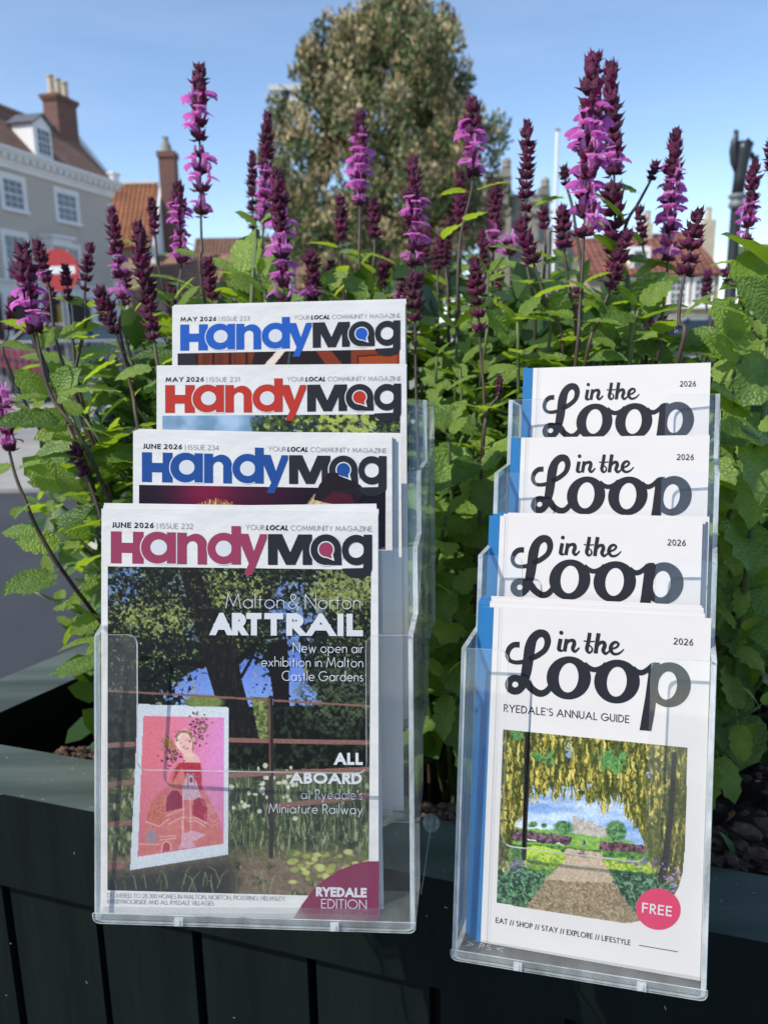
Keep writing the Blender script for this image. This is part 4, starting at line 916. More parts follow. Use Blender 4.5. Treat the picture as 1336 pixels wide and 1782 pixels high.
# scratches and chips
mb = MB(); rs = np.random.RandomState(5)
for i in range(160):
    s_ = rs.uniform(0, 1.1); w_ = rs.uniform(0.002, lw-.002); l = rs.uniform(.0006, .004); o = C0+fd*s_-fn*w_; o[2] = PT+.00015
    a = rs.uniform(0, 3.1); mb.box(o, np.array([math.cos(a), math.sin(a), 0])*l, np.array([-math.sin(a), math.cos(a), 0])*.0004, np.array([0, 0, .0001]))
for i in range(120):
    s_ = rs.uniform(0, 1.1); o = C0+fd*s_+fn*.0001; o[2] = PT-rs.uniform(.003, .4); 
    if o[2] < PT-BH: o = o-fn*.0112
    a = rs.uniform(0, 3.1); l = rs.uniform(.0006, .003); mb.box(o, (fd*math.cos(a)+np.array([0, 0, 1])*math.sin(a))*l, (-fd*math.sin(a)+np.array([0, 0, 1])*math.cos(a))*.0005, fn*.0001)
for px0, py0, px1, py1, h in ((0, 1381.5, 162, 1411.5, .0006), (780, 1533, 1000, 1576, .0003)):
    a, b = PH(px0, py0, PT-.0006), PH(px1, py1, PT-.0006)
    for k in range(26):
        t = (k+rs.rand()*.6)/26; mb.box(a+(b-a)*t+fn*.0004, (b-a)*rs.uniform(.01, .034), -fn*.0008, np.array([0, 0, .0005]))
mb.build('paint_chips', M_SCRATCH, planter)['kind'] = 'stuff'

# soil
M_SOIL = mat('soil', (.018, .011, .008), rough=.95, c2=(.05, .03, .02), scale=40, bump=1, bscale=120, dist=.006)
nx, ny = 150, 60; o = C0-fn*(lw*.6)+fd*.02; mb = MB(); vs = []
for j in range(ny+1):
    for i in range(nx+1):
        q = o+fd*(LEN-.06)*i/nx-fn*(DEP-.1)*j/ny+ld*.0; t = i/nx*(LEN-.06)
        mound = .12*math.exp(-((t-.44)/.11)**2-((j/ny-.04)/.28)**2)+.125/(1+math.exp(-(t-.66)/.05))
        q = np.array([q[0], q[1], PT-.19+mound+.012*rs.rand()+.006*math.sin(t*60+j)]); vs.append(q)
mb.add(vs, [(j*(nx+1)+i, j*(nx+1)+i+1, (j+1)*(nx+1)+i+1, (j+1)*(nx+1)+i) for j in range(ny) for i in range(nx)])
tag(mb.build('soil', M_SOIL, None), kind='structure')
M_CHIP = mat('bark_mulch', (.045, .026, .018), rough=.9, c2=(.13, .075, .05), scale=60, bump=.8, bscale=200, dist=.002)
mb = MB()
def lump(c, r, m=mb, seed=0):
    rr = np.random.RandomState(seed); vs = []; 
    for a in range(4):
        for b in range(6):
            th_ = math.pi*(a+.5)/4; ph = 2*math.pi*b/6; k = r*rr.uniform(.6, 1.25)
            vs.append(np.asarray(c)+k*np.array([math.sin(th_)*math.cos(ph)*rr.uniform(.8, 1.5), math.sin(th_)*math.sin(ph), math.cos(th_)*.6]))
    m.add(vs, [(a*6+b, (a+1)*6+b, (a+1)*6+(b+1) % 6, a*6+(b+1) % 6) for a in range(3) for b in range(6)]+[tuple(range(6)), tuple(range(18, 24))[::-1]])
for i in range(420):
    if i < 190: px, py, h, r = rs.uniform(1236, 1420), rs.uniform(1440, 1515), PT-rs.uniform(.012, .04), rs.uniform(.0015, .005)
    elif i < 290: px, py, h, r = rs.uniform(100, 175), rs.uniform(1302, 1326), PT-rs.uniform(.012, .03), rs.uniform(.0015, .004)
    elif i < 380: px, py, h, r = rs.uniform(735, 800), rs.uniform(1400, 1440), PT-rs.uniform(.0, .025), rs.uniform(.0015, .004)
    else: px, py, h, r = rs.uniform(1236, 1420), rs.uniform(1290, 1460), PT-rs.uniform(.02, .03), rs.uniform(.002, .005)
    lump(PH(px, py, h), r, mb, i)
for q, r in (((1300, 1448), .012), ((1270, 1498), .008), ((1322, 1490), .010), ((1335, 1440), .012), ((1290, 1470), .007), ((1250, 1500), .006)): lump(PH(*q, PT-.010), r*.8, mb, int(q[0]))
tag(mb.build('bark_mulch', M_CHIP), kind='stuff')

# ================================================================ salvia
def leafmat(name, c, c2, tr, rough=.36, tcol=None):
    m = bpy.data.materials.new(name); m.use_nodes = True; t = m.node_tree; t.nodes.clear()
    o = N(t, 'ShaderNodeOutputMaterial'); b = N(t, 'ShaderNodeBsdfPrincipled'); b.inputs['Roughness'].default_value = rough; b.inputs['Specular IOR Level'].default_value = .45
    tc = N(t, 'ShaderNodeTexCoord'); n = N(t, 'ShaderNodeTexNoise'); n.inputs['Scale'].default_value = 3.2; n.inputs['Detail'].default_value = 4
    oi = N(t, 'ShaderNodeObjectInfo'); ad = N(t, 'ShaderNodeMath', operation='MULTIPLY_ADD'); ad.inputs[1].default_value = .5; 
    t.links.new(oi.outputs['Random'], ad.inputs[0]); t.links.new(n.outputs['Fac'], ad.inputs[2])
    rp = N(t, 'ShaderNodeValToRGB'); rp.color_ramp.elements[0].position = .4; rp.color_ramp.elements[1].position = 1.0; rp.color_ramp.elements[0].color = (*c, 1); rp.color_ramp.elements[1].color = (*c2, 1)
    t.links.new(tc.outputs['Object'], n.inputs['Vector']); t.links.new(ad.outputs[0], rp.inputs[0]); 
    # veins: paler along midrib and side veins (u along y, side along x in leaf space)
    sx = N(t, 'ShaderNodeSeparateXYZ'); t.links.new(tc.outputs['Object'], sx.inputs[0])
    ax = N(t, 'ShaderNodeMath', operation='ABSOLUTE'); t.links.new(sx.outputs[0], ax.inputs[0])
    m1 = N(t, 'ShaderNodeMath', operation='MULTIPLY_ADD'); t.links.new(ax.outputs[0], m1.inputs[0]); m1.inputs[1].default_value = -.75; t.links.new(sx.outputs[1], m1.inputs[2])
    m2 = N(t, 'ShaderNodeMath', operation='MULTIPLY'); t.links.new(m1.outputs[0], m2.inputs[0]); m2.inputs[1].default_value = 9.
    fr = N(t, 'ShaderNodeMath', operation='PINGPONG'); fr.inputs[1].default_value = .5; t.links.new(m2.outputs[0], fr.inputs[0])
    lt = N(t, 'ShaderNodeMath', operation='LESS_THAN'); t.links.new(fr.outputs[0], lt.inputs[0]); lt.inputs[1].default_value = .055
    l2 = N(t, 'ShaderNodeMath', operation='LESS_THAN'); t.links.new(ax.outputs[0], l2.inputs[0]); l2.inputs[1].default_value = .011
    mx = N(t, 'ShaderNodeMath', operation='MAXIMUM'); t.links.new(lt.outputs[0], mx.inputs[0]); t.links.new(l2.outputs[0], mx.inputs[1])
    mv = N(t, 'ShaderNodeMath', operation='MULTIPLY'); t.links.new(mx.outputs[0], mv.inputs[0]); mv.inputs[1].default_value = .4
    mc = N(t, 'ShaderNodeMixRGB'); t.links.new(mv.outputs[0], mc.inputs[0]); t.links.new(rp.outputs[0], mc.inputs[1]); mc.inputs[2].default_value = (.16, .24, .08, 1)
    t.links.new(mc.outputs[0], b.inputs['Base Color'])
    vo = N(t, 'ShaderNodeTexVoronoi'); vo.inputs['Scale'].default_value = 17; t.links.new(tc.outputs['Object'], vo.inputs['Vector'])
    sb = N(t, 'ShaderNodeMath', operation='SUBTRACT'); t.links.new(vo.outputs['Distance'], sb.inputs[1]); t.links.new(mv.outputs[0], sb.inputs[0])
    bp = N(t, 'ShaderNodeBump'); bp.inputs['Strength'].default_value = .75; bp.inputs['Distance'].default_value = .0016; t.links.new(sb.outputs[0], bp.inputs['Height']); t.links.new(bp.outputs[0], b.inputs['Normal'])
    tl = N(t, 'ShaderNodeBsdfTranslucent'); tl.inputs[0].default_value = (*(tcol or (.22, .42, .02)), 1)
    ms = N(t, 'ShaderNodeMixShader'); ms.inputs[0].default_value = tr
    t.links.new(b.outputs[0], ms.inputs[1]); t.links.new(tl.outputs[0], ms.inputs[2]); t.links.new(ms.outputs[0], o.inputs[0]); return m
M_LEAF = leafmat('salvia_leaf', (.020, .062, .012), (.19, .30, .065), .34, .42, (.46, .68, .03))
M_YLEAF = leafmat('young_leaf', (.13, .22, .03), (.30, .42, .09), .45, .42, (.52, .72, .04))
M_CALYX = leafmat('calyx', (.055, .006, .030), (.24, .026, .12), .25, .5, (.34, .015, .12))
M_PETAL = leafmat('petal', (.80, .22, .66), (.96, .52, .90), .45, .5, (.98, .34, .86))
M_PETAL2 = leafmat('petal_lip', (.66, .13, .55), (.92, .34, .80), .42, .45, (.94, .22, .80))
M_STEM = mat('salvia_stem_skin', (.035, .028, .018), rough=.55, c2=(.085, .05, .04), scale=30, bump=.3, bscale=300, dist=.0005)
M_STEMG = mat('green_stem_skin', (.05, .085, .025), rough=.55, c2=(.12, .15, .05), scale=30)
def leaf_mesh(seed, wid=.40, mats=M_LEAF):
    """unit-length leaf along +Y, face towards +Z, with petiole, scalloped margin, fold and wrinkles"""
    r = np.random.RandomState(seed); vs = []; fs = []; K = 9; J = 3
    bend = r.uniform(.1, .5); fold = r.uniform(.1, .4); tw = r.uniform(-.35, .35)
    for i in range(K+1):
        t = i/K; y = .0+t; wv = wid*(math.sin(math.pi*min(1, (t*.93+.07))**.72)**.8) if t < 1 else .0
        wv = wid*(t+.06)**.45*(1-t)**.62*1.65 if t < 1 else .004
        for j in range(-J, J+1):
            s = j/J; x = s*wv; 
            if abs(j) == J: x *= 1+.10*(1 if i % 2 else -1)+r.uniform(-.05, .05); y2 = y+(.025 if i % 2 else 0)
            else: y2 = y
            z = fold*abs(x)-bend*t*t*.55+.020*math.sin(9*t*math.pi+2*abs(s))*abs(s)+r.uniform(-.012, .012)*(abs(s) > .2)
            vs.append((x+tw*t*z, y2, z))
    m = 2*J+1
    fs = [(i*m+j, i*m+j+1, (i+1)*m+j+1, (i+1)*m+j) for i in range(K) for j in range(m-1)]
    me = bpy.data.meshes.new('leaf'); n = len(vs)
    vs += [(-.018, 0, .006), (.018, 0, .006), (-.014, -.22, .05), (.014, -.22, .05)]; fs.append((n+2, n+3, n+1, n))
    me.from_pydata(vs, [], fs); me.materials.append(mats); me.polygons.foreach_set('use_smooth', [True]*len(fs)); me.update(); return me
LEAVES = [leaf_mesh(s, .33+.04*(s % 4)) for s in range(7)]
YLEAVES = [leaf_mesh(50+s, .33+.04*(s % 3), M_YLEAF) for s in range(4)]
def bud_geo(mb, base, d, up, L, wd, mi=0, r=None):
    """pointed calyx / bud: tapered 5-sided body with spiky tip"""
    d = unit(d); s = unit(np.cross(d, up)); u = np.cross(s, d); n = 5; rings = []
    for t, w_ in ((0, .3), (.28, 1.0), (.62, .82), (.84, .3)):
        c = base+d*L*t; rings.append([c+(s*math.cos(2*math.pi*k/n)+u*math.sin(2*math.pi*k/n)*.8)*wd*w_ for k in range(n)])
    vs = [q for rr in rings for q in rr]+[base+d*L*1.18+u*L*.12]
    fs = [(i*n+k, i*n+(k+1) % n, (i+1)*n+(k+1) % n, (i+1)*n+k) for i in range(3) for k in range(n)]+[(3*n+k, 3*n+(k+1) % n, 4*n) for k in range(n)]
    mb.add(vs, fs, mi)
def whorl_mesh(seed, n, L, wd, ang):
    """ring of calyces of unit radius (1 = half width of the spike)"""
    mb = MB(); r = np.random.RandomState(seed)
    for k in range(n):
        a = 2*math.pi*(k+r.uniform(-.2, .2))/n; el = R_(ang+r.uniform(-14, 14)); d = np.array([math.cos(a)*math.cos(el), math.sin(a)*math.cos(el), math.sin(el)])
        bud_geo(mb, np.array([math.cos(a)*.1, math.sin(a)*.1, r.uniform(-.12, .12)]), d, np.array([0, 0, 1.]), L*r.uniform(.8, 1.12), wd*r.uniform(.85, 1.15))
    for k in range(2):       # pair of small bracts below
        a = math.pi*k+r.uniform(0, 3); d = np.array([math.cos(a), math.sin(a), -.1]); s = np.cross(d, [0, 0, 1.])
        mb.add([d*.1-np.array([0, 0, .1]), d*.55+s*.22-np.array([0, 0, .12]), d*1.1+np.array([0, 0, .15]), d*.55-s*.22-np.array([0, 0, .12])], [(0, 1, 2, 3)])
    me = bpy.data.meshes.new('calyx_whorl'); me.from_pydata([tuple(float(c) for c in v) for v in mb.v], [], mb.f); me.materials.append(M_CALYX)
    me.polygons.foreach_set('use_smooth', [i % 3 != 0 for i in range(len(me.polygons))]); me.update(); return me
WH = [whorl_mesh(s, 6, .92, .30, 34) for s in range(6)]; WHB = [whorl_mesh(20+s, 5, 1.0, .33, 52) for s in range(4)]
def flower_mesh(seed):
    """two-lipped flower: tube along +Y, hood above, broad notched lip below; unit length"""
    mb = MB(); r = np.random.RandomState(seed)
    n = 6; rings = []
    for y, z, w_ in ((0, 0, .06), (.22, .10, .085), (.46, .24, .13)):
        rings.append([np.array([w_*math.cos(2*math.pi*k/n), y, z+w_*math.sin(2*math.pi*k/n)]) for k in range(n)])
    mb.add([q for rr in rings for q in rr], [(i*n+k, i*n+(k+1) % n, (i+1)*n+(k+1) % n, (i+1)*n+k) for i in range(2) for k in range(n)])
    hood = []
    for i in range(6):
        t = i/5; y = .42+.20*t+.12*t*t; zc = .30+.52*t; w_ = .115*(1-t**3*.75)
        hood += [np.array([-w_, y+.07, zc-.02]), np.array([-w_*.7, y-.02, zc+.01]), np.array([0, y-.05, zc+.03]), np.array([w_*.7, y-.02, zc+.01]), np.array([w_, y+.07, zc-.02])]
    mb.add(hood, [(i*5+j, i*5+j+1, (i+1)*5+j+1, (i+1)*5+j) for i in range(5) for j in range(4)])
    lip = []
    for i in range(6):
        t = i/5; y = .46+.30*math.sin(t*1.7); zc = .20-.06*t-.34*t*t
        w_ = .10+r.uniform(.16, .21)*math.sin(min(t*1.2, 1)*math.pi/2)
        for j in range(-3, 4):
            s = j/3; q_ = abs(s)
            lip.append(np.array([s*w_*(1.12 if t < .7 else 1), y-.06*q_+(.05 if .3 < q_ and t > .7 else 0), zc+.14*s*s*(1-t)+(.07 if q_ < .2 and t > .9 else 0)+r.uniform(-.02, .02)]))
    mb.add(lip, [(i*7+j, i*7+j+1, (i+1)*7+j+1, (i+1)*7+j) for i in range(5) for j in range(6)], 1)
    me = bpy.data.meshes.new('flower'); me.from_pydata([tuple(float(c) for c in v) for v in mb.v], [], mb.f); me.materials.append(M_PETAL); me.materials.append(M_PETAL2); me.polygons.foreach_set('material_index', mb.m)
    me.polygons.foreach_set('use_smooth', [True]*len(me.polygons)); me.update(); return me
FL = [flower_mesh(s) for s in range(6)]
SG = 'flowering salvia stems in the planter'
def perp(t, a):
    x = unit(np.cross(t, [0, 1, .01])); y = np.cross(t, x); return x*math.cos(a)+y*math.sin(a)
def add_leaf(root, p, direc, size, rn, young=False, facing=None):
    d = unit(direc); n = np.array(facing) if facing is not None else np.array([rn.uniform(-.4, .4), rn.uniform(-.6, .2), 1.])
    x = unit(np.cross(d, n)); z = np.cross(x, d)
    inst('leaf', rn.choice(YLEAVES if young else LEAVES), root, frame(p+d*size*.22, x, d, z, size))
def resample(pts, step):
    out = [pts[0]]; acc = 0
    for a, b in zip(pts[:-1], pts[1:]):
        L = np.linalg.norm(b-a); d = step-acc
        while d <= L: out.append(a+(b-a)*d/L); d += step
        acc = L-(d-step)
    return out
def salvia(label, path, z, hw, bloom=(1, 1), sp0=.55, gappy=0, leaves=4, z0=None, root_px=None, dens=.85, lsize=.05, share=False):
    """path: spike pixels from the tip down to the lowest whorl (then the bare stem goes on); z depth; hw half width in pixels"""
    rn = random.Random(int(path[0][0]*31+path[0][1])); s = z/F; rad = hw*s
    spike = [P(x, y, z) for x, y in path[:2]] if len(path) >= 2 else None
    tail = [P(x, y, z+.004*i) for i, (x, y) in enumerate(path[2:])]
    last = (spike+tail)[-1]
    rx = last[0]*.75+.02; ry = max(last[1], .70)+rn.uniform(0, .12)
    rootp = np.array([rx, ry, PT-.14]) if root_px is None else np.array(root_px)
    if rootp[2] > last[2]-.05: rootp[2] = PT-.14
    pts = smooth3([rootp, rootp*.5+last*.5+np.array([0, 0, .02])]+(spike+tail)[::-1])
    root = empty('salvia_plant', rootp, label, 'salvia', SG)
    mb = MB(); n = len(pts); mb.tube(pts, [(.0022-.0014*i/n)*(z/.65)**.3 for i in range(n)], 6); mb.build('stem', M_STEM, root, smooth=True)
    tip, base = spike; L = np.linalg.norm(tip-base); ax = unit(tip-base); pos = rad*.45; k = 0
    while pos < L+1e-6:
        t = pos/L; c = tip-ax*pos; r = rad*min(1, .55+1.9*t)*(1 if t < .85 else .95)*rn.uniform(.86, 1.16); c = c+perp(ax, rn.uniform(0, 6.28))*rad*.06
        a = rn.uniform(0, 6.28); x = perp(ax, a); y = np.cross(ax, x)
        inb = bloom[0] <= t <= bloom[1]
        inst('calyx_whorl', rn.choice(WHB if t < .22 else WH), root, frame(c, x, y, ax, r*(.82 if inb else 1)))
        if inb:
            for j in range(7):
                if rn.random() > dens*.82: continue
                a = j*.898+rn.uniform(-.3, .3); d = unit(perp(ax, a)+ax*rn.uniform(.4, 1.2)); xx = unit(np.cross(d, ax)); zz = np.cross(xx, d)
                fs = rn.uniform(.7, 1.15)*max(rad*1.45, .008)
                inst('flower', rn.choice(FL), root, frame(c+d*r*.25, xx, d, zz, fs))
        k += 1
        pos += r*(sp0+.34*t)*(1+gappy*max(0, t-.25)*1.6)*(1.45 if bloom[0] <= t <= bloom[1] and bloom[0] < .99 else 1)
    # stem leaves
    stem = resample(pts[::-1], .03); st = [q for q in stem if (tip-q)@ax > L+.006]
    for i, q in enumerate(st[:leaves*2+2]):
        if rn.random() > .75: continue
        a = rn.uniform(0, 6.28) if i % 2 else rn.uniform(-.6, .6)
        for m in (0, math.pi):
            if rn.random() < .12: continue
            d = perp(ax, a+m)+np.array([0, 0, rn.uniform(-.25, .55)]); add_leaf(root, q, d, lsize*rn.uniform(.55, 1.15)*(.6+.4*min(1, i/3)), rn, young=i < 2)
    return root
def smooth3(p, k=5):
    p = [np.asarray(q, float) for q in p]; out = []
    for i in range(len(p)-1):
        a, b, c, d = p[max(i-1, 0)], p[i], p[i+1], p[min(i+2, len(p)-1)]
        for j in range(k):
            t = j/k; out.append(.5*((2*b)+(-a+c)*t+(2*a-5*b+4*c-d)*t*t+(-a+3*b-3*c+d)*t**3))
    out.append(p[-1]); return out
S = salvia
S('tallest salvia spike, pink flowers below a long dark bud tip, right of centre', [(1032, 90), (1014, 440), (1008, 540), (1000, 640)], .62, 31, (.36, 1), .5, leaves=2, dens=.8)
S('dark bud spike close behind the tallest spike, with a few pink flowers half way', [(1062, 106), (1070, 470), (1050, 560), (1020, 660)], .68, 25, (.45, .62), .55, leaves=2, dens=.5)
S('second tallest salvia spike, standing alone against the sky left of the tree', [(346, 112), (350, 385), (352, 430), (356, 520)], .74, 24, (.24, 1), .62, gappy=.25, leaves=5, dens=.62)
S('pink spike at the left edge of the tree, dark tip reaching its lamp', [(466, 196), (458, 400), (456, 520)], .86, 17, (.5, 1), .55, leaves=4)
S('slim dark bud spike just left of the tree edge spike', [(439, 262), (440, 405), (446, 520)], .90, 13, (1, 1), .6, gappy=.4, leaves=4)
S('spike with dark upper half and large pink flowers, right above the top magazine', [(481, 292), (494, 528), (498, 620)], .68, 23, (.42, 1), .5, leaves=3, dens=.6)
S('spike with dark tip and pink middle in front of the middle of the tree', [(626, 193), (626, 370), (628, 520)], .84, 19, (.3, .95), .5, leaves=4)
S('short thick dark bud left of the spike before the middle of the tree', [(592, 342), (594, 425), (600, 540)], .90, 17, (1, 1), .55, leaves=4)
S('short dark bud right of the spike before the middle of the tree', [(650, 345), (652, 420), (650, 540)], .92, 16, (1, 1), .55, leaves=4)
S('long spike right of the top magazine, bright pink in its middle', [(718, 272), (722, 560), (724, 680), (728, 800)], .66, 23, (.32, .68), .52, leaves=2, dens=.8)
S('spike with pink crown at the right edge of the tree', [(820, 170), (822, 315), (800, 420), (795, 560)], .76, 22, (.4, 1), .5, leaves=4)
S('dark bud spike low to the left of the right tree edge spike', [(800, 300), (802, 410), (798, 540)], .84, 16, (1, 1), .55, leaves=3)
S('dark bud spike low to the right of the right tree edge spike', [(863, 316), (858, 440), (855, 540)], .86, 16, (.8, 1), .55, leaves=3)
S('long seed-like bud spike beside the white flagpole', [(918, 208), (914, 390), (916, 460), (930, 600)], .72, 19, (1, 1), .6, gappy=.35, leaves=3)
S('curved dark bud cluster below the flagpole spike', [(902, 384), (932, 470), (950, 530), (978, 640)], .64, 22, (1, 1), .5, leaves=2)
S('small dark bud tip left of the tallest spike, at its flowers', [(980, 290), (985, 322), (1000, 390), (1010, 560)], .74, 12, (1, 1), .55, leaves=1)
S('stout dark bud left of the tallest spike, above its foot', [(976, 360), (982, 440), (988, 500), (1000, 620)], .64, 20, (1, 1), .52, leaves=1)
S('dark bud spike leaning right at the foot of the tallest spike', [(1092, 402), (1062, 500), (1040, 560), (1014, 650)], .62, 20, (.7, .8), .55, leaves=1)
S('full pink spike left of the street lamp', [(1175, 222), (1160, 470), (1150, 560), (1140, 640)], .68, 21, (.34, 1), .52, leaves=3, dens=.9)
S('tiny bud on a bent green side branch left of the full pink spike', [(1141, 284), (1132, 312), (1112, 350), (1086, 400), (1070, 520)], .68, 12, (1, 1), .5, leaves=3)
S('slim bud spike between the tallest and the full pink spike', [(1112, 360), (1118, 430), (1124, 470), (1128, 600)], .74, 14, (1, 1), .6, leaves=2)
S('near dark bud spike with loose whorls below, above the top guide', [(1216, 366), (1186, 500), (1180, 560), (1176, 640)], .52, 24, (1, 1), .6, gappy=.35, leaves=0)
S('pink spike right of the street lamp', [(1312, 280), (1298, 425), (1296, 520)], .68, 17, (.6, 1), .55, leaves=4)
S('bud tip cut by the right edge of the picture', [(1342, 236), (1338, 300), (1340, 420)], .66, 14, (1, 1), .55, leaves=4)
S('near bud spike with widely spaced lower whorls, between the two holders', [(827, 448), (835, 600), (842, 700), (836, 830), (832, 980)], .62, 20, (1, 1), .55, gappy=.9, leaves=4, lsize=.035)
S('small bud right of the lower stem between the holders', [(870, 655), (866, 690), (850, 715), (838, 800)], .61, 9, (1, 1), .55, leaves=0)
S('short dark bud behind the near spike between the holders', [(765, 410), (775, 470), (780, 560)], .82, 14, (1, 1), .55, leaves=3)
S('short pink spike low behind the foot of the flagpole spike', [(884, 420), (886, 450), (888, 560)], .92, 16, (0, 1), .5, leaves=3)
S('short dark spike just above the top magazine, right of the pink one', [(541, 435), (546, 528), (548, 600)], .74, 19, (.9, 1), .5, leaves=3)
S('short dark spike above the left corner of the top magazine', [(361, 448), (369, 522), (372, 600)], .72, 17, (1, 1), .5, leaves=3)
S('short dark bud in front of the orange roof chimney', [(264, 345), (270, 410), (290, 520)], .82, 14, (1, 1), .58, leaves=4)
S('slim spike before the orange roof with two tiers of pink flowers', [(195, 360), (212, 520), (218, 620)], .76, 17, (.62, 1), .6, gappy=.5, leaves=3, dens=.7)
S('leaning dark bud spike before the orange roof house, full and long', [(238, 386), (268, 590), (290, 690)], .64, 22, (1, 1), .5, leaves=2)
S('pink spike close left of the second tallest spike', [(309, 318), (316, 460), (318, 560)], .80, 18, (.36, 1), .5, leaves=3)
S('slim bud spike in front of the quoins of the grey house', [(157, 422), (148, 505), (150, 560), (140, 720)], .72, 14, (1, 1), .58, gappy=.4, leaves=4)
S('thick dark double bud over pink flowers near the left edge', [(38, 426), (66, 590), (90, 690), (160, 800)], .62, 26, (.55, 1), .5, leaves=3)
S('dark bud spike right behind the thick double bud near the left edge', [(64, 420), (86, 500), (100, 600), (150, 740)], .70, 17, (.85, 1), .55, leaves=3)
S('bud spike in front of the round red road sign', [(113, 460), (121, 530), (128, 600), (150, 720)], .72, 13, (1, 1), .58, gappy=.4, leaves=3)
S('leaning dark bud spike low left of the top magazine', [(172, 500), (205, 590), (230, 680), (260, 800)], .64, 20, (1, 1), .5, leaves=2)
S('single drooping bud among leaves left of the second magazine', [(126, 776), (152, 830), (176, 900), (200, 980)], .62, 15, (1, 1), .5, leaves=3)
S('pink flowering tip at the left edge of the picture', [(2, 690), (18, 790), (40, 860), (100, 980)], .64, 20, (0, 1), .6, leaves=3, dens=.7)
S('small bud spike just right of the top magazine corner', [(757, 430), (760, 470), (762, 560)], .88, 12, (1, 1), .55, leaves=2)
S('dark short bud low behind the top guide left corner', [(1080, 535), (1075, 575), (1072, 640)], .66, 13, (1, 1), .55, leaves=2)
S('little bud low in front of the car', [(1140, 700-40), (1138, 700), (1136, 760)], .80, 10, (1, 1), .55, leaves=2)
S('bud tip beside the black lamp post, half hidden by leaves', [(1258, 470), (1268, 492), (1280, 560)], .66, 10, (1, 1), .55, leaves=3)
rq = random.Random(12)
for i, (tx, ty) in enumerate(((392, 470), (418, 440), (575, 455), (672, 440), (700, 470), (742, 396), (782, 380), (838, 400), (870, 470), (945, 300+60), (1005, 500), (1042, 512), (1128, 520), (1152, 540), (1230, 470), (300, 480), (330, 500), (222, 470), (90, 500), (20, 520))):
    wh = ('between the second tallest spike and the tree', 'at the lower left of the tree', 'under the middle of the tree', 'at the lower right of the tree', 'above the right end of the top magazine', 'beside the long pink-middled spike', 'left of the tree edge pink spike', 'under the tree edge pink spike', 'in front of the church nave', 'between flagpole and tallest spike', 'at the foot of the tallest spike', 'right of the tallest spike stems', 'under the full pink spike', 'left of the near loose spike', 'left of the lamp post foot', 'below the cottage chimney', 'below the pink spike by the cottage', 'below the orange roof', 'under the road sign', 'lowest at the left edge')[i]
    S('small background bud tip '+wh, [(tx, ty), (tx+rq.uniform(-6, 6), ty+rq.uniform(45, 80)), (tx, ty+130)], rq.uniform(.82, 1.02), rq.uniform(11, 15), (.7, 1) if i % 4 == 0 else (1, 1), .55, leaves=3)
# leafy shoots without flowers
LG = 'leafy salvia shoots filling the planter'
ZONES = [(85, 'at the left edge'), (110, 'leaning over the road'), (145, 'left of the magazines'), (230, 'just left of the magazines'), (330, 'behind the top magazine left corner'), (520, 'above the left half of the top magazine'), (700, 'above the right half of the top magazine'), (800, 'between the two holders'), (900, 'left of the guides'), (1010, 'above the left corner of the top guide'), (1120, 'above the middle of the top guide'), (1240, 'above the right corner of the top guide'), (1320, 'right of the guides'), (9999, 'at the right edge of the picture')]
def shoot(tx, ty, z, n=7, size=.05, lean=0, label=None, rootp=None):
    if label is None:
        h = next(t for y, t in ((top_line(tx)+30, 'topmost'), (top_line(tx)+75, 'tall'), (620, 'mid height'), (720, 'at top guide height'), (820, 'at second guide height'), (940, 'at third guide height'), (1120, 'at holder rim height'), (9999, 'lowest')) if ty < y)
        label = 'leafy shoot %s, %s, %s' % (next(t for x, t in ZONES if tx < x), h, 'nearest' if z < .6 else 'near' if z < .7 else ('midway' if z < .8 else ('behind' if z < .92 else 'farthest')))
    rn = random.Random(int(tx*7+ty*13)); tip = P(tx, ty, z)
    if rootp is None: rootp = np.array([tip[0]*.85+.02+lean, max(tip[1], .68)+rn.uniform(0, .1), PT-.12])
    pts = smooth3([rootp, rootp*.45+tip*.55+np.array([rn.uniform(-.02, .02), .01, .01]), tip])
    root = empty('salvia_plant', rootp, label, 'salvia', LG)
    mb = MB(); k = len(pts); mb.tube(pts, [.0026-.0014*i/k for i in range(k)], 5); mb.build('stem', M_STEMG, root, smooth=True)
    ax = unit(pts[-1]-pts[-4]); q = resample(pts[::-1], .026)[:n]
    for i, c in enumerate(q):
        a = (i % 2)*1.57+rn.uniform(-.4, .4)
        for m in (0, math.pi):
            d = perp(ax, a+m)+np.array([0, 0, rn.uniform(-.3, .7) if i else 1.2]); add_leaf(root, c, d, size*rn.uniform(.6, 1.15)*min(1, .45+.18*i), rn, young=i < 2)
rr = random.Random(3)
def top_line(x):
    return float(np.interp(x, [0, 60, 130, 200, 300, 420, 520, 620, 720, 800, 900, 1000, 1100, 1170, 1245, 1290, 1336], [700, 640, 590, 555, 500, 425, 480, 455, 440, 480, 440, 455, 455, 575, 605, 490, 400]))
for i in range(84):
    tx = rr.uniform(60, 1400); z = rr.uniform(.68, 1.08); ty = top_line(tx)+abs(rr.gauss(0, 80))+8+(60 if tx < 200 else 0)
    shoot(tx, ty, z, n=7, size=rr.uniform(.04, .06), lean=.10 if tx < 260 else 0)
for tx, ty, z in ((60, 1030, .74), (128, 1090, .76), (95, 905, .70), (140, 960, .72), (70, 850, .74), (120, 790, .72), (60, 720, .74), (160, 880, .7), (150, 1020, .8), (110, 690, .72), (190, 760, .72), (230, 700, .72), (190, 640, .76)):
    shoot(tx, ty, z, n=4, size=.040, lean=.22)
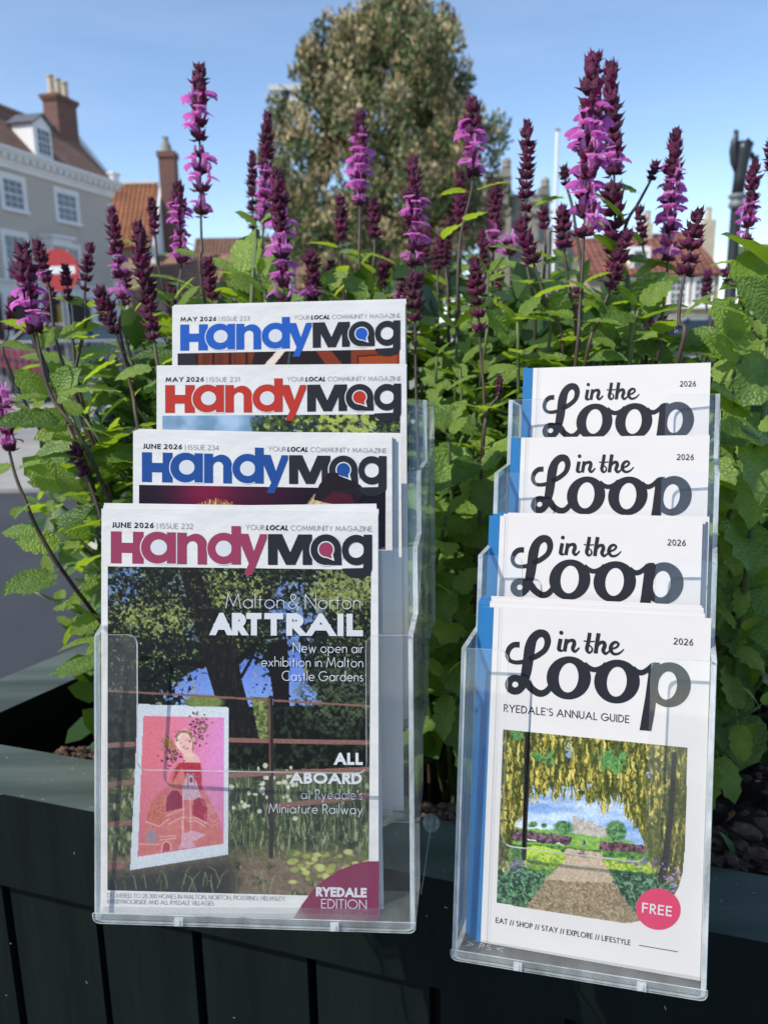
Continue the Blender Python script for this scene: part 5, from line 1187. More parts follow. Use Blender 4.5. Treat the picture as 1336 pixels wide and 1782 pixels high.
for tx, ty, z in ((780, 760, .60), (775, 900, .60), (790, 1040, .62), (775, 1180, .64), (800, 640, .66), (760, 620, .7), (830, 700, .64), (1290, 620, .54), (1320, 760, .52), (1280, 860, .55), (1310, 980, .56), (1285, 1100, .58), (1320, 1230, .6), (1270, 1300, .64), (1350, 540, .56), (1400, 700, .56), (1395, 900, .58), (1390, 1080, .6),
                   (1060, 560, .66), (1110, 540, .62), (960, 560, .64), (900, 560, .62), (1000, 600, .66)):
    shoot(tx, ty, z, n=6, size=.052)
# individually placed large leaves (pixel of the base, pixel of the tip, depth, facing)
def bigleaf(root, b, t, z, z2, facing, young=False, wide=1):
    p, q = P(*b, z), P(*t, z2); rn = random.Random(int(b[0]+t[1])); d = q-p; L = np.linalg.norm(d)/1.12
    f = -FW*facing[2]+RT*facing[0]+UP*facing[1]; x = unit(np.cross(d, f)); zz = np.cross(x, unit(d))
    inst('leaf', rn.choice(YLEAVES if young else LEAVES), root, frame(p+unit(d)*L*.1, x*wide, unit(d), zz, L))
bl = empty('salvia_plant', np.array([.33, .72, PT-.1]), 'near leafy shoot with the largest toothed leaves, at the right edge', 'salvia', LG)
mb = MB(); mb.tube(smooth3([np.array([.33, .72, PT-.1]), P(1300, 980, .56), P(1330, 700, .55), P(1350, 430, .55)]), [.003, .003, .0026, .0024, .0022, .002, .002, .002, .002, .002, .002, .002, .002, .002, .002, .002], 6); mb.build('stem', M_STEMG, bl, smooth=True)
for b, t, z, z2, f in (((1345, 470), (1264, 396), .55, .53, (0, .9, .5)), ((1340, 455), (1282, 470), .56, .53, (-.2, .3, 1)), ((1350, 560), (1300, 480), .54, .52, (.2, -.4, 1)), ((1340, 540), (1296, 470), .56, .54, (.3, .2, 1)),
                       ((1300, 590), (1240, 520), .56, .56, (-.3, -.3, 1)), ((1290, 620), (1232, 590), .57, .55, (0, .2, 1)), ((1336, 650), (1270, 560), .56, .56, (0, .5, 1)), ((1290, 740), (1336, 850), .54, .5, (.4, .5, 1)), ((1345, 770), (1262, 730), .54, .5, (.2, .8, .7)),
                       ((1300, 720), (1250, 660), .55, .52, (.2, .8, .7)), ((1330, 900), (1255, 850), .56, .54, (.2, .7, .8)), ((1340, 960), (1262, 960), .57, .55, (0, .6, 1)), ((1340, 620), (1290, 700), .55, .53, (.2, .4, 1))):
    bigleaf(bl, b, t, z, z2, f, young=(z > .555))
b2 = empty('salvia_plant', np.array([0, .75, PT-.1]), 'leafy shoot with bright backlit leaves above the left end of the top magazine', 'salvia', LG)
mb = MB(); mb.tube(smooth3([np.array([-.05, .75, PT-.1]), P(450, 700, .74), P(448, 400, .74)]), [.003]*5+[.0022]*6, 6); mb.build('stem', M_STEMG, b2, smooth=True)
for b, t, z, z2, f in (((446, 480), (405, 410), .74, .75, (.3, -.5, 1)), ((448, 470), (425, 395), .73, .76, (-.5, -.3, 1)), ((450, 395), (414, 365), .74, .72, (0, .6, 1)), ((452, 390), (476, 362), .74, .72, (0, .7, 1)), ((450, 480), (480, 440), .74, .72, (.4, .4, 1)), ((440, 500), (390, 480), .74, .72, (.3, .5, 1)), ((600, 480), (640, 520), .74, .72, (.3, .5, 1)), ((600, 470), (575, 500), .76, .74, (-.3, .5, 1))):
    bigleaf(b2, b, t, z, z2, f, young=True)
b3 = empty('salvia_plant', np.array([-.22, .78, PT-.1]), 'leafy shoot reaching out left over the road with jagged bright leaves', 'salvia', LG)
mb = MB(); mb.tube(smooth3([np.array([-.22, .78, PT-.1]), P(170, 880, .66), P(110, 720, .65), P(48, 560, .64)]), [.003]*8+[.0022]*8, 6); mb.build('stem', M_STEM, b3, smooth=True)
for b, t, z, z2, f in (((92, 690), (22, 652), .65, .63, (0, -.3, 1)), ((95, 695), (130, 640), .65, .63, (.2, .4, 1)), ((62, 610), (10, 590), .65, .62, (0, .6, 1)), ((66, 605), (100, 570), .65, .64, (.2, .4, 1)), ((120, 730), (55, 720), .65, .63, (0, .3, 1)), ((128, 745), (60, 760), .65, .63, (0, .4, 1)), ((150, 770), (100, 750), .66, .62, (.1, .7, .8)), ((120, 850), (40, 800), .66, .64, (0, .3, 1)), ((140, 860), (95, 815), .66, .64, (0, -.2, 1)),
                       ((110, 945), (30, 940), .68, .66, (0, .4, 1)), ((100, 1015), (38, 1028), .7, .68, (0, .9, .5)), ((150, 1030), (118, 1055), .7, .68, (0, .2, 1)), ((178, 1000), (140, 1045), .69, .67, (0, .4, 1)), ((175, 1070), (125, 1100), .72, .7, (0, .2, 1)), ((90, 1000), (75, 965), .7, .7, (.2, .3, 1)), ((160, 930), (90, 905), .67, .65, (0, .4, 1))):
    bigleaf(b3, b, t, z, z2, f, young=(b[1] % 4 < 3))
b4 = empty('salvia_plant', np.array([.12, .72, PT-.1]), 'leafy shoot with large dark leaves at the foot of the tallest spike', 'salvia', LG)
mb = MB(); mb.tube(smooth3([np.array([.12, .72, PT-.1]), P(1080, 700, .64), P(1090, 480, .63)]), [.003]*5+[.0022]*6, 6); mb.build('stem', M_STEMG, b4, smooth=True)
for b, t, z, z2, f in (((1090, 560), (1160, 470), .63, .62, (.2, .3, 1)), ((1095, 530), (1060, 545), .64, .6, (.2, .6, 1)), ((1110, 560), (1190, 520), .63, .6, (.2, .8, .7)), ((1080, 600), (1030, 560), .64, .62, (0, .5, 1)), ((1180, 560), (1240, 500), .60, .58, (.2, .9, .6)), ((870, 600), (905, 560), .64, .62, (0, .6, 1)), ((900, 600), (850, 540), .64, .62, (0, .3, 1)), ((960, 560), (990, 500), .66, .64, (0, .4, 1)), ((830, 800), (790, 830), .6, .58, (0, .4, 1)), ((835, 810), (870, 790), .6, .58, (0, .4, 1)), ((832, 830), (850, 890), .6, .58, (0, .3, 1)), ((800, 770), (760, 850), .62, .6, (0, .5, 1)), ((820, 570), (862, 545), .66, .64, (0, .4, 1))):
    bigleaf(b4, b, t, z, z2, f)
# deep foliage behind, one mass; depth shade put into its darker green
mb = MB(); rf = np.random.RandomState(9)
def quick_leaf(mb, c, d, n, s):
    d = unit(d); x = unit(np.cross(d, n)); z = np.cross(x, d)
    v = [c, c+d*s*.35+x*s*.3+z*s*.06, c+d*s*.75+x*s*.24+z*s*.04, c+d*s, c+d*s*.75-x*s*.24+z*s*.04, c+d*s*.35-x*s*.3+z*s*.06, c+d*s*.5-z*s*.02]
    mb.add(v, [(0, 1, 6), (1, 2, 6), (2, 3, 6), (3, 4, 6), (4, 5, 6), (5, 0, 6)])
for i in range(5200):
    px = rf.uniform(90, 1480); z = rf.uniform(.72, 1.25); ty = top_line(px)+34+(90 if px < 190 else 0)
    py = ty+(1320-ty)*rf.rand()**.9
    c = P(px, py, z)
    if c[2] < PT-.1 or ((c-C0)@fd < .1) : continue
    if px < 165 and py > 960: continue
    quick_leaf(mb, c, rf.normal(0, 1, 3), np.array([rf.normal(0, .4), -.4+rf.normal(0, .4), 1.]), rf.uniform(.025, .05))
tag(mb.build('salvia_foliage', leafmat('shade_tinted_leaf', (.010, .030, .007), (.04, .09, .02), .2), smooth=True), kind='stuff')
# a grass blade by the rail
mb = MB(); g = [P(1254, 1449, .60), P(1266, 1462, .598), P(1276, 1485, .592), P(1283, 1513, .588)]; wv = [.004, .0085, .0055, .001]
vs = []
for q, w_ in zip(g, wv): vs += [q-unit(RT-UP*.5)*w_/2, q+unit(RT-UP*.5)*w_/2]
mb.add(vs, [(2*i, 2*i+1, 2*i+3, 2*i+2) for i in range(3)]); tag(mb.build('seedling_leaf', M_LEAF, smooth=True), 'single smooth green blade growing from the mulch behind the rail', 'seedling')
# ================================================================ ground
M_TARMAC = mat('dark_tarmac', (.030, .035, .042), rough=.85, c2=(.042, .047, .054), scale=1.6, detail=8, bump=.5, bscale=120, dist=.004)
M_ROAD = mat('road_tarmac', (.24, .235, .225), rough=.95, spec=.2, c2=(.29, .285, .27), scale=2, detail=8)
M_PAVE = mat('paving', (.30, .29, .265), rough=.95, spec=.2, c2=(.36, .345, .315), scale=3, detail=8)
M_KERB = mat('kerb_stone', (.30, .26, .22), rough=.9, c2=(.36, .32, .28), scale=4)
def sheet(name, y0, y1, z, m, x0=-60, x1=60, slope=0):
    mb = MB(); mb.add([(x0, y0+slope*x0, z), (x1, y0+slope*x1, z), (x1, y1+slope*x1, z), (x0, y1+slope*x1*0+slope*x0, z)], [(0, 1, 2, 3)]); return tag(mb.build(name, m), kind='structure')
yk = [PH(0, y, 0)[1] for y in (858, 776, 716)]
mb = MB(); mb.add([(-900, -900, -.13), (900, -900, -.13), (900, 900, -.13), (-900, 900, -.13)], [(0, 1, 2, 3)]); tag(mb.build('ground', M_PAVE), kind='structure')
def slabbox(name, y0, y1, z, m):
    mb = MB(); mb.box((-60, y0, -.125), (120, 0, 0), (0, y1-y0, 0), (0, 0, z+.125)); return tag(mb.build(name, m), kind='structure')
slabbox('car_park', -12, yk[0], 0, M_TARMAC)
slabbox('pavement', yk[0]+.002, yk[1]-.16, .03, M_PAVE)
slabbox('kerb', yk[1]-.158, yk[1], .035, M_KERB)
slabbox('road', yk[1]+.002, yk[2], -.07, M_ROAD)
slabbox('kerb', yk[2]+.002, yk[2]+.6, .02, M_KERB)
slabbox('square', yk[2]+.602, 70, 0, M_ROAD)

# ================================================================ buildings
def M2(n, c, c2, sc, **k): return mat(n, c, c2=c2, scale=sc, rough=k.pop('rough', .85), **k)
M_GREYR = M2('grey_render', (.50, .445, .375), (.55, .49, .42), .6)
M_WPAINT = M2('white_paint', (.80, .79, .77), (.86, .85, .83), 1.5)
M_GLASS = mat('window_glass', (.05, .06, .07), rough=.08, spec=.8)
M_LEAD = mat('lead_flashing', (.10, .11, .13), rough=.6)
M_STONE = M2('cream_stone', (.34, .27, .17), (.44, .36, .25), 3, bump=.6, bscale=8, dist=.02)
M_OLDST = M2('old_grey_stone', (.20, .19, .155), (.31, .29, .24), 1.6, bump=.6, bscale=5, dist=.04)
M_POT = M2('buff_clay', (.48, .40, .28), (.55, .47, .34), 4)
M_DARKIN = mat('shop_interior', (.015, .015, .018), rough=.4)
def brickmat(name, a, b, mortar, sx, sy, coords='Object'):
    m = bpy.data.materials.new(name); m.use_nodes = True; t = m.node_tree; p = t.nodes['Principled BSDF']; p.inputs['Roughness'].default_value = .9
    tc = N(t, 'ShaderNodeTexCoord'); br = N(t, 'ShaderNodeTexBrick'); br.inputs['Color1'].default_value = (*a, 1); br.inputs['Color2'].default_value = (*b, 1); br.inputs['Mortar'].default_value = (*mortar, 1)
    br.inputs['Scale'].default_value = 1; br.inputs['Brick Width'].default_value = sx; br.inputs['Row Height'].default_value = sy; br.inputs['Mortar Size'].default_value = .012
    sp = N(t, 'ShaderNodeSeparateXYZ'); ad = N(t, 'ShaderNodeMath'); cb = N(t, 'ShaderNodeCombineXYZ')
    t.links.new(tc.outputs[coords], sp.inputs[0]); t.links.new(sp.outputs[0], ad.inputs[0]); t.links.new(sp.outputs[1], ad.inputs[1]); t.links.new(ad.outputs[0], cb.inputs[0]); t.links.new(sp.outputs[2], cb.inputs[1])
    t.links.new(cb.outputs[0], br.inputs['Vector']); t.links.new(br.outputs['Color'], p.inputs['Base Color']); return m
M_BRICK = brickmat('red_brick', (.20, .075, .05), (.14, .055, .045), (.16, .12, .10), .22, .075)
def tilemat(name, a, b, dirv):
    """pantiles: colour varies tile by tile, rows and rolls in relief"""
    m = bpy.data.materials.new(name); m.use_nodes = True; t = m.node_tree; p = t.nodes['Principled BSDF']; p.inputs['Roughness'].default_value = .85
    tc = N(t, 'ShaderNodeTexCoord'); br = N(t, 'ShaderNodeTexBrick'); br.offset = 0; br.inputs['Color1'].default_value = (*a, 1); br.inputs['Color2'].default_value = (*b, 1); br.inputs['Mortar'].default_value = (a[0]*.35, a[1]*.35, a[2]*.35, 1)
    br.inputs['Scale'].default_value = 1; br.inputs['Brick Width'].default_value = .26; br.inputs['Row Height'].default_value = .24; br.inputs['Mortar Size'].default_value = .022
    d = N(t, 'ShaderNodeVectorMath', operation='DOT_PRODUCT'); d.inputs[1].default_value = tuple(float(v) for v in dirv); sp = N(t, 'ShaderNodeSeparateXYZ'); cb = N(t, 'ShaderNodeCombineXYZ')
    t.links.new(tc.outputs['Object'], d.inputs[0]); t.links.new(tc.outputs['Object'], sp.inputs[0]); t.links.new(d.outputs['Value'], cb.inputs[0]); t.links.new(sp.outputs[2], cb.inputs[1]); t.links.new(cb.outputs[0], br.inputs['Vector'])
    n = N(t, 'ShaderNodeTexNoise'); n.inputs['Scale'].default_value = .8; n.inputs['Detail'].default_value = 6; mx = N(t, 'ShaderNodeMixRGB'); mx.blend_type = 'MULTIPLY'; mx.inputs[0].default_value = .6
    r = N(t, 'ShaderNodeValToRGB'); r.color_ramp.elements[0].color = (.45, .42, .38, 1); r.color_ramp.elements[1].color = (1.1, 1.1, 1.1, 1); r.color_ramp.elements[0].position = .3; r.color_ramp.elements[1].position = .65
    t.links.new(tc.outputs['Object'], n.inputs['Vector']); t.links.new(n.outputs['Fac'], r.inputs[0]); t.links.new(br.outputs['Color'], mx.inputs[1]); t.links.new(r.outputs[0], mx.inputs[2]); t.links.new(mx.outputs[0], p.inputs['Base Color'])
    w_ = N(t, 'ShaderNodeMath', operation='MULTIPLY'); w_.inputs[1].default_value = 24.2; sn = N(t, 'ShaderNodeMath', operation='SINE'); t.links.new(d.outputs['Value'], w_.inputs[0]); t.links.new(w_.outputs[0], sn.inputs[0])
    bp = N(t, 'ShaderNodeBump'); bp.inputs['Strength'].default_value = 1; bp.inputs['Distance'].default_value = .05; t.links.new(sn.outputs[0], bp.inputs['Height']); t.links.new(bp.outputs[0], p.inputs['Normal']); return m
Zv = np.array([0, 0, 1.])
class Face:
    """vertical wall plane from O along unit ex; outward normal n"""
    def __init__(s, O, ex):
        s.O = np.array([O[0], O[1], 0.]); s.ex = unit([ex[0], ex[1], 0]); s.n = np.array([s.ex[1], -s.ex[0], 0])
        if s.n@(CAM-s.O) < 0: s.n = -s.n
    def sh(s, px, py):
        r = ray(px, py); t = (s.n@(s.O-CAM))/(s.n@r); q = CAM+r*t; return float((q-s.O)@s.ex), float(q[2])
    def at(s, a, h, d=0): return s.O+s.ex*a+Zv*h+s.n*d
    def box(s, mb, a0, a1, h0, h1, d0, d1, mi=0): mb.box(s.at(a0, h0, d0), s.ex*(a1-a0), s.n*(d1-d0), Zv*(h1-h0), mi)
def window(fc, root, a0, a1, h0, h1, sur=.14, cols=3, rows=4, mf=None, sill=True, deep=.05):
    mf = mf or M_WPAINT; mb = MB()
    if sur:
        for q in ((a0-sur, a0, h0-.0, h1+sur), (a1, a1+sur, h0-.0, h1+sur), (a0, a1, h1, h1+sur)): fc.box(mb, *q, -.02, .07)
        if sill: fc.box(mb, a0-sur-.05, a1+sur+.05, h0-.13, h0, -.02, .13)
    else: fc.box(mb, a0-.04, a1+.04, h0-.06, h0, -.02, .06)
    wn = mb.build('window', mf, root)
    mb = MB(); fc.box(mb, a0, a1, h0, h1, -.02, .012); mb.build('pane', M_GLASS, wn)
    mb = MB(); f = .05
    fc.box(mb, a0, a0+f, h0, h1, .014, .04); fc.box(mb, a1-f, a1, h0, h1, .014, .04); fc.box(mb, a0+f, a1-f, h0, h0+f, .014, .04); fc.box(mb, a0+f, a1-f, h1-f, h1, .014, .04)
    for i in range(1, cols): x = a0+(a1-a0)*i/cols; fc.box(mb, x-.014, x+.014, h0+f, h1-f, .014, .032)
    for j in range(1, rows): y = h0+(h1-h0)*j/rows; w_ = .03 if j*2 == rows else .014; fc.box(mb, a0+f, a1-f, y-w_, y+w_, .014, .036)
    mb.build('sash', mf, wn)
# ---- grey rendered town house, left
EH = 8.6
e0, e1 = PH(0, 262, EH), PH(192, 322, EH)
hf = Face(e1, e1-e0); hf.O = np.array([e1[0], e1[1], 0.])
house = empty('town_house', hf.O, 'grey rendered house with white cornice, quoins and dormer, at the left edge', 'house')
LL = 16.; DD = 3.9; inn = -hf.n
if abs(hf.ex@unit(e1-e0)-1) > .1: hf.ex = -hf.ex
mb = MB(); hf.box(mb, -LL, 0, 0, EH-.5, -DD, 0); mb.build('wall', M_GREYR, house)
mb = MB()                                                            # cornice mouldings
for h0, h1, d in ((EH-.62, EH-.44, .10), (EH-.44, EH-.30, .16), (EH-.12, EH-.02, .48), (EH-.02, EH+.10, .58)): hf.box(mb, -LL, .02+d*.6, h0, h1, -.02, d)
hf.box(mb, -LL, .05, EH-.30, EH-.12, -.02, .2)
co = mb.build('cornice', M_WPAINT, house)
nmod = 34
mod = MB(); 
for i in range(nmod):
    a = -LL*.0-.12-i*.46; m_ = MB(); hf.box(m_, a-.11, a+.11, EH-.30, EH-.125, .2, .44); m_.build('modillion', M_WPAINT, co)
rid_h = 10.9; set_ = 1.6
rd = unit(inn*set_+Zv*3.4)
def roofslab(mb, p0, p1, p2, p3, t=.12):
    n = unit(np.cross(p1-p0, p3-p0)); n = n if n[2] > 0 else -n; mb.add([p0, p1, p2, p3, p0-n*t, p1-n*t, p2-n*t, p3-n*t], [(0, 1, 2, 3), (7, 6, 5, 4), (0, 4, 5, 1), (1, 5, 6, 2), (2, 6, 7, 3), (3, 7, 4, 0)])
M_TILE1 = tilemat('brown_pantiles', (.42, .23, .15), (.30, .17, .12), hf.ex)
mb = MB(); a0, b0 = hf.at(-LL, EH+.08, .45), hf.at(-.35, EH+.08, .45); a1, b1 = hf.at(-LL, rid_h, -set_), hf.at(-.35, rid_h, -set_)
roofslab(mb, a0, b0, b1, a1); rf_ = mb.build('roof', M_TILE1, house)
mb = MB(); roofslab(mb, hf.at(-LL, EH, -DD), hf.at(-.35, EH, -DD), b1, a1); mb.build('roof', M_TILE1, house)
mb = MB(); mb.add([hf.at(-.1, EH-.5, 0), hf.at(-.1, EH-.5, -DD), hf.at(-.1, rid_h+.1, -set_), hf.at(-.36, EH-.5, 0), hf.at(-.36, EH-.5, -DD), hf.at(-.36, rid_h+.1, -set_)], [(0, 1, 2), (5, 4, 3), (0, 3, 4, 1), (1, 4, 5, 2), (2, 5, 3, 0)]); mb.build('gable', M_BRICK, house)
mb = MB()
for t0, t1 in ((0, 1),):
    p0, p1 = hf.at(-.42, EH+.25, .30), hf.at(-.42, rid_h+.28, -set_); w3 = hf.ex*.40; mb.add([p0, p1, p1+w3, p0+w3, p0-Zv*.3, p1-Zv*.3, p1+w3-Zv*.3, p0+w3-Zv*.3], [(0, 1, 2, 3), (7, 6, 5, 4), (0, 4, 5, 1), (1, 5, 6, 2), (2, 6, 7, 3), (3, 7, 4, 0)])
hf.box(mb, -.45, .12, EH+.1, EH+.42, .0, .45); hf.box(mb, -.5, .18, EH+.42, EH+.52, -.05, .52)
mb.build('gable_coping', M_WPAINT, house)
mb = MB(); p0, p1 = a1, b1; mb.tube([p0+Zv*.05, p1+Zv*.05], .13, 8); mb.build('ridge_tiles', M_TILE1, house)
# chimney at the ridge end
cs, ch = .0, 0
ck = hf.at(-.55, 0, -set_); mb = MB()
cw, cdp = 1.75, .95
hf.box(mb, -2.0, -.42, rid_h-1.2, rid_h+1.25, -set_-.38, -set_+.38); hf.box(mb, -2.07, -.35, rid_h+1.25, rid_h+1.36, -set_-.44, -set_+.44); hf.box(mb, -2.12, -.30, rid_h+1.36, rid_h+1.5, -set_-.49, -set_+.49)
chm = mb.build('chimney', M_BRICK, house)
for k in range(3):
    c = hf.at(-1.78+.56*k, rid_h+1.5, -set_); mb = MB(); mb.tube([c, c+Zv*.12, c+Zv*.16, c+Zv*.72, c+Zv*.8, c+Zv*.86], [.2, .2, .16, .14, .18, .17], 10); mb.build('chimney_pot', M_POT, chm)
# windows from the photograph
def win_px(x0, y0, x1, y1, **k):
    c = [hf.sh(x0, (y0+y1)/2), hf.sh(x1, (y0+y1)/2), hf.sh((x0+x1)/2, y0), hf.sh((x0+x1)/2, y1)]
    a, b = sorted((c[0][0], c[1][0])); window(hf, house, a+.2, b-.2, c[3][1]+.2, c[2][1]-.2, sur=.2, **k); return a, b, c[3][1], c[2][1]
W1 = win_px(0, 304, 45, 372); W2 = win_px(95, 330, 137, 393)
for k in (1, 2, 3): w_ = (W2[0]-W1[0]); window(hf, house, W1[0]+.2-k*w_, W1[1]-.2-k*w_, W1[2]+.2, W1[3]-.2, sur=.2)
W3 = win_px(5, 402, 52, 505); W4 = win_px(100, 424, 142, 508)
hd = MB(); a, h = hf.sh(73, 425); b_, h2 = hf.sh(107, 420); hf.box(hd, a, b_, h-.05, h+.28, 0, .55); hf.box(hd, a-.12, b_+.12, h+.28, h+.4, 0, .7); hf.box(hd, a+.1, a+.28, h-.5, h-.05, 0, .4); hf.box(hd, b_-.28, b_-.1, h-.5, h-.05, 0, .4); hd.build('door_hood', M_WPAINT, house)
# shop front, ground floor
hs = hf.sh(100, 520)[1]
mb = MB(); hf.box(mb, -LL, 0, hs+.1, hs+.55, 0, .12); hf.box(mb, -LL, 0, hs+.55, hs+.65, 0, .3); mb.build('shop_fascia', M_WPAINT, house)
for k in range(6):
    a = -.5-2.1*k; mb = MB(); hf.box(mb, a-.22, a+.22, 0, hs+.1, 0, .14); mb.build('pilaster', M_WPAINT, house)
    mb = MB(); hf.box(mb, a-1.85, a-.25, .5, hs, -.02, .03); mb.build('shop_window', M_DARKIN, house)
    mb = MB(); hf.box(mb, a-1.88, a-.22, .0, .5, -.02, .08); mb.build('stall_riser', M_WPAINT, house)
mb = MB(); a, h = hf.sh(107, 550); hf.box(mb, a-.35, a+.35, h-.5, h+.5, .05, .09); mb.build('window_poster', mat('yellow_poster', (.48, .33, .05), rough=.6), house)
for k in range(12):
    mb = MB(); hh = .3+k*.62; wq = .42 if k % 2 else .62; hf.box(mb, -wq, .045, hh, hh+.56, -.03, .05); mb.build('quoin', M_WPAINT, house)

# ---- stone cottage with orange pantiles
EH2 = 5.6
c0, c1 = PH(176, 428, EH2), PH(262, 412, EH2)
d0 = 30.0
def atd(px, py, y): r = ray(px, py); return CAM+r*(y-CAM[1])/r[1]
A0, A1 = atd(150, 430, 46), atd(262, 426, 46); A0[2] = A1[2] = (A0[2]+A1[2])/2; EH2 = A0[2]
cf = Face(A1, A1-A0); 
if cf.ex@(A1-A0) < 0: cf.ex = -cf.ex
cot = empty('stone_cottage', cf.O, 'cream stone cottage with orange pantile roof, beyond the grey house', 'house')
CL = 8.; mb = MB(); cf.box(mb, -CL, 0, 0, EH2, -5, 0); mb.build('wall', M_STONE, cot)
R1 = atd(284, 324, 49.2); rh = R1[2]
M_TILE2 = tilemat('orange_pantiles', (.44, .17, .075), (.34, .125, .06), cf.ex)
mb = MB(); roofslab(mb, cf.at(-CL, EH2-.1, .3), cf.at(.0, EH2-.1, .3), cf.at(.0, rh, -2.5), cf.at(-CL, rh, -2.5)); mb.build('roof', M_TILE2, cot)
mb = MB(); roofslab(mb, cf.at(-CL, EH2-.1, -5.3), cf.at(.0, EH2-.1, -5.3), cf.at(.0, rh, -2.5), cf.at(-CL, rh, -2.5)); mb.build('roof', M_TILE2, cot)
mb = MB(); q = [(0.0, 0, 0), (0.0, 0, -5), (0.0, EH2, -5), (0.0, rh-.15, -2.5), (0.0, EH2, 0)]; A = [cf.at(.012, h, d) for _, h, d in q]; B = [cf.at(.2, h, d) for _, h, d in q]; mb.add(A+B, [tuple(range(5))[::-1], tuple(range(5, 10))]+[(i, (i+1) % 5, 5+(i+1) % 5, 5+i) for i in range(5)]); mb.build('gable', M_WPAINT, cot)
mb = MB(); mb.tube([cf.at(-CL, rh+.04, -2.5), cf.at(.0, rh+.04, -2.5)], .12, 8); mb.build('ridge_tiles', M_POT, cot)
mb = MB(); a = .1; cf.box(mb, a+.12, a+1.0, 3, rh+1.35, -3.0, -2.1); cf.box(mb, a+.05, a+1.07, rh+1.35, rh+1.65, -3.07, -2.03); ch2 = mb.build('chimney', M_BRICK, cot)
mb = MB(); c = cf.at(a+.5, rh+1.65, -2.55); mb.tube([c, c+Zv*.45, c+Zv*.5, c+Zv*.75, c+Zv*.8], [.34, .26, .19, .15, .2], 8); mb.build('chimney_pot', M_OLDST, ch2)
window(cf, cot, -2.6, -1.6, 2.6, 4.0, sur=.1); window(cf, cot, -5.4, -4.4, 2.6, 4.0, sur=.1)
mb = MB(); cf.box(mb, -3.8, -2.8, 0, 2.1, 0, .05); mb.build('door', mat('brown_door', (.12, .05, .03), rough=.5), cot)
# low brick outbuilding with brown roof behind the second tallest spike
o0, o1 = atd(335, 470, 54), atd(420, 455, 54); of = Face(o0, o1-o0)
if of.ex@(o1-o0) < 0: of.ex = -of.ex
ob = empty('outbuilding', of.O, 'low brick outbuilding with brown pantile roof between cottage and tree', 'outbuilding')
mb = MB(); of.box(mb, 0, 6.5, 0, o0[2], -4, 0); mb.build('wall', M_BRICK, ob); oh = atd(370, 414, 56)[2]
mb = MB(); roofslab(mb, of.at(-.1, o0[2], .2), of.at(6.6, o0[2], .2), of.at(6.6, oh, -2), of.at(-.1, oh, -2)); mb.build('roof', tilemat('brown_pantiles_low', (.26, .14, .09), (.2, .1, .07), of.ex), ob)
mb = MB(); mb.add([of.at(x, h, d) for x in (0, 6.5) for h, d in ((o0[2], 0), (oh-.12, -2), (o0[2], -4))], [(0, 1, 2), (5, 4, 3), (1, 4, 5, 2)]); mb.build('gable', M_BRICK, ob)
# terrace along the back, mostly behind leaves
tf = Face(atd(60, 560, 44), np.array([1., .02, 0])); tb = empty('terrace', tf.O, 'long cream terrace far back, glimpsed between the stems at street level', 'house')
tw = atd(480, 520, 44)[0]-tf.O[0]
mb = MB(); tf.box(mb, 6, tw+8, 0, 3.6, -5, 0); mb.build('wall', M_STONE, tb); mb = MB(); roofslab(mb, tf.at(5.8, 3.55, .25), tf.at(tw+8.2, 3.55, .25), tf.at(tw+8.2, 5.6, -2.6), tf.at(5.8, 5.6, -2.6)); mb.build('roof', M_TILE1, tb)
for k in range(6): window(tf, tb, 7+k*2.6, 8.1+k*2.6, 1.1, 2.4, sur=.1)

# ---- grey stone church with battlements, behind the right half
def blk(mb, x0, x1, ytop, dist, dep=3, base=0):
    p, q = atd(x0, ytop, dist), atd(x1, ytop, dist); mb.box((p[0], dist, base), (q[0]-p[0], 0, 0), (0, dep, 0), (0, 0, (p[2]+q[2])/2-base)); return p, q
ch = empty('stone_church', (*atd(900, 500, 46)[:2], 0), 'weathered grey stone church with battlements, behind the flagpole and salvia', 'church')
mb = MB(); blk(mb, 845, 890, 306, 46); mb.build('tower', M_OLDST, ch)
mb = MB(); blk(mb, 890.5, 925, 345, 46.5, 4); mb.build('nave', M_OLDST, ch)
mb = MB(); blk(mb, 925.5, 957, 338, 46); mb.build('turret', M_OLDST, ch)
mb = MB(); blk(mb, 957.5, 1010, 400, 47, 4); mb.build('aisle', M_OLDST, ch)
for x0, x1, yt, yb, d in ((846, 858, 298, 307, 45.9), (864, 873, 299, 307, 45.9), (873, 889, 292, 307, 45.9), (893, 902, 338, 346, 46.4), (908, 917, 338, 346, 46.4), (938, 957, 326, 339, 45.9), (925, 932, 332, 339, 45.9), (960, 972, 393, 401, 46.9), (980, 992, 393, 401, 46.9)):
    mb = MB(); b = atd(x0, yb, d)[2]; blk(mb, x0, x1, yt, d, .5, b); mb.build('battlement', M_OLDST, ch)
for x, y, d in ((881, 291, 46.1), (948, 325, 46.1)):
    c = atd(x, y, d); mb = MB(); mb.tube([c, c+Zv*.12, c+Zv*.3, c+Zv*.42, c+Zv*.5], [.26, .22, .25, .18, .05], 8); mb.build('finial', M_OLDST, ch)
mb = MB()
for y in (352, 372): 
    p, q = atd(925, y, 45.95), atd(958, y, 45.95); mb.box(p-np.array([.1, .1, 0]), (q[0]-p[0]+.2, 0, 0), (0, .3, 0), (0, 0, .14))
mb.build('string_course', M_OLDST, ch)
for x0, x1, y0, y1 in ((858, 868, 330, 362), (936, 944, 385, 420), (902, 912, 380, 420)):
    p, q = atd(x0, y1, 45.97), atd(x1, y0, 45.97); mb = MB(); mb.box((p[0], 45.93, p[2]), (q[0]-p[0], 0, 0), (0, .05, 0), (0, 0, q[2]-p[2])); mb.build('window', M_GLASS, ch)
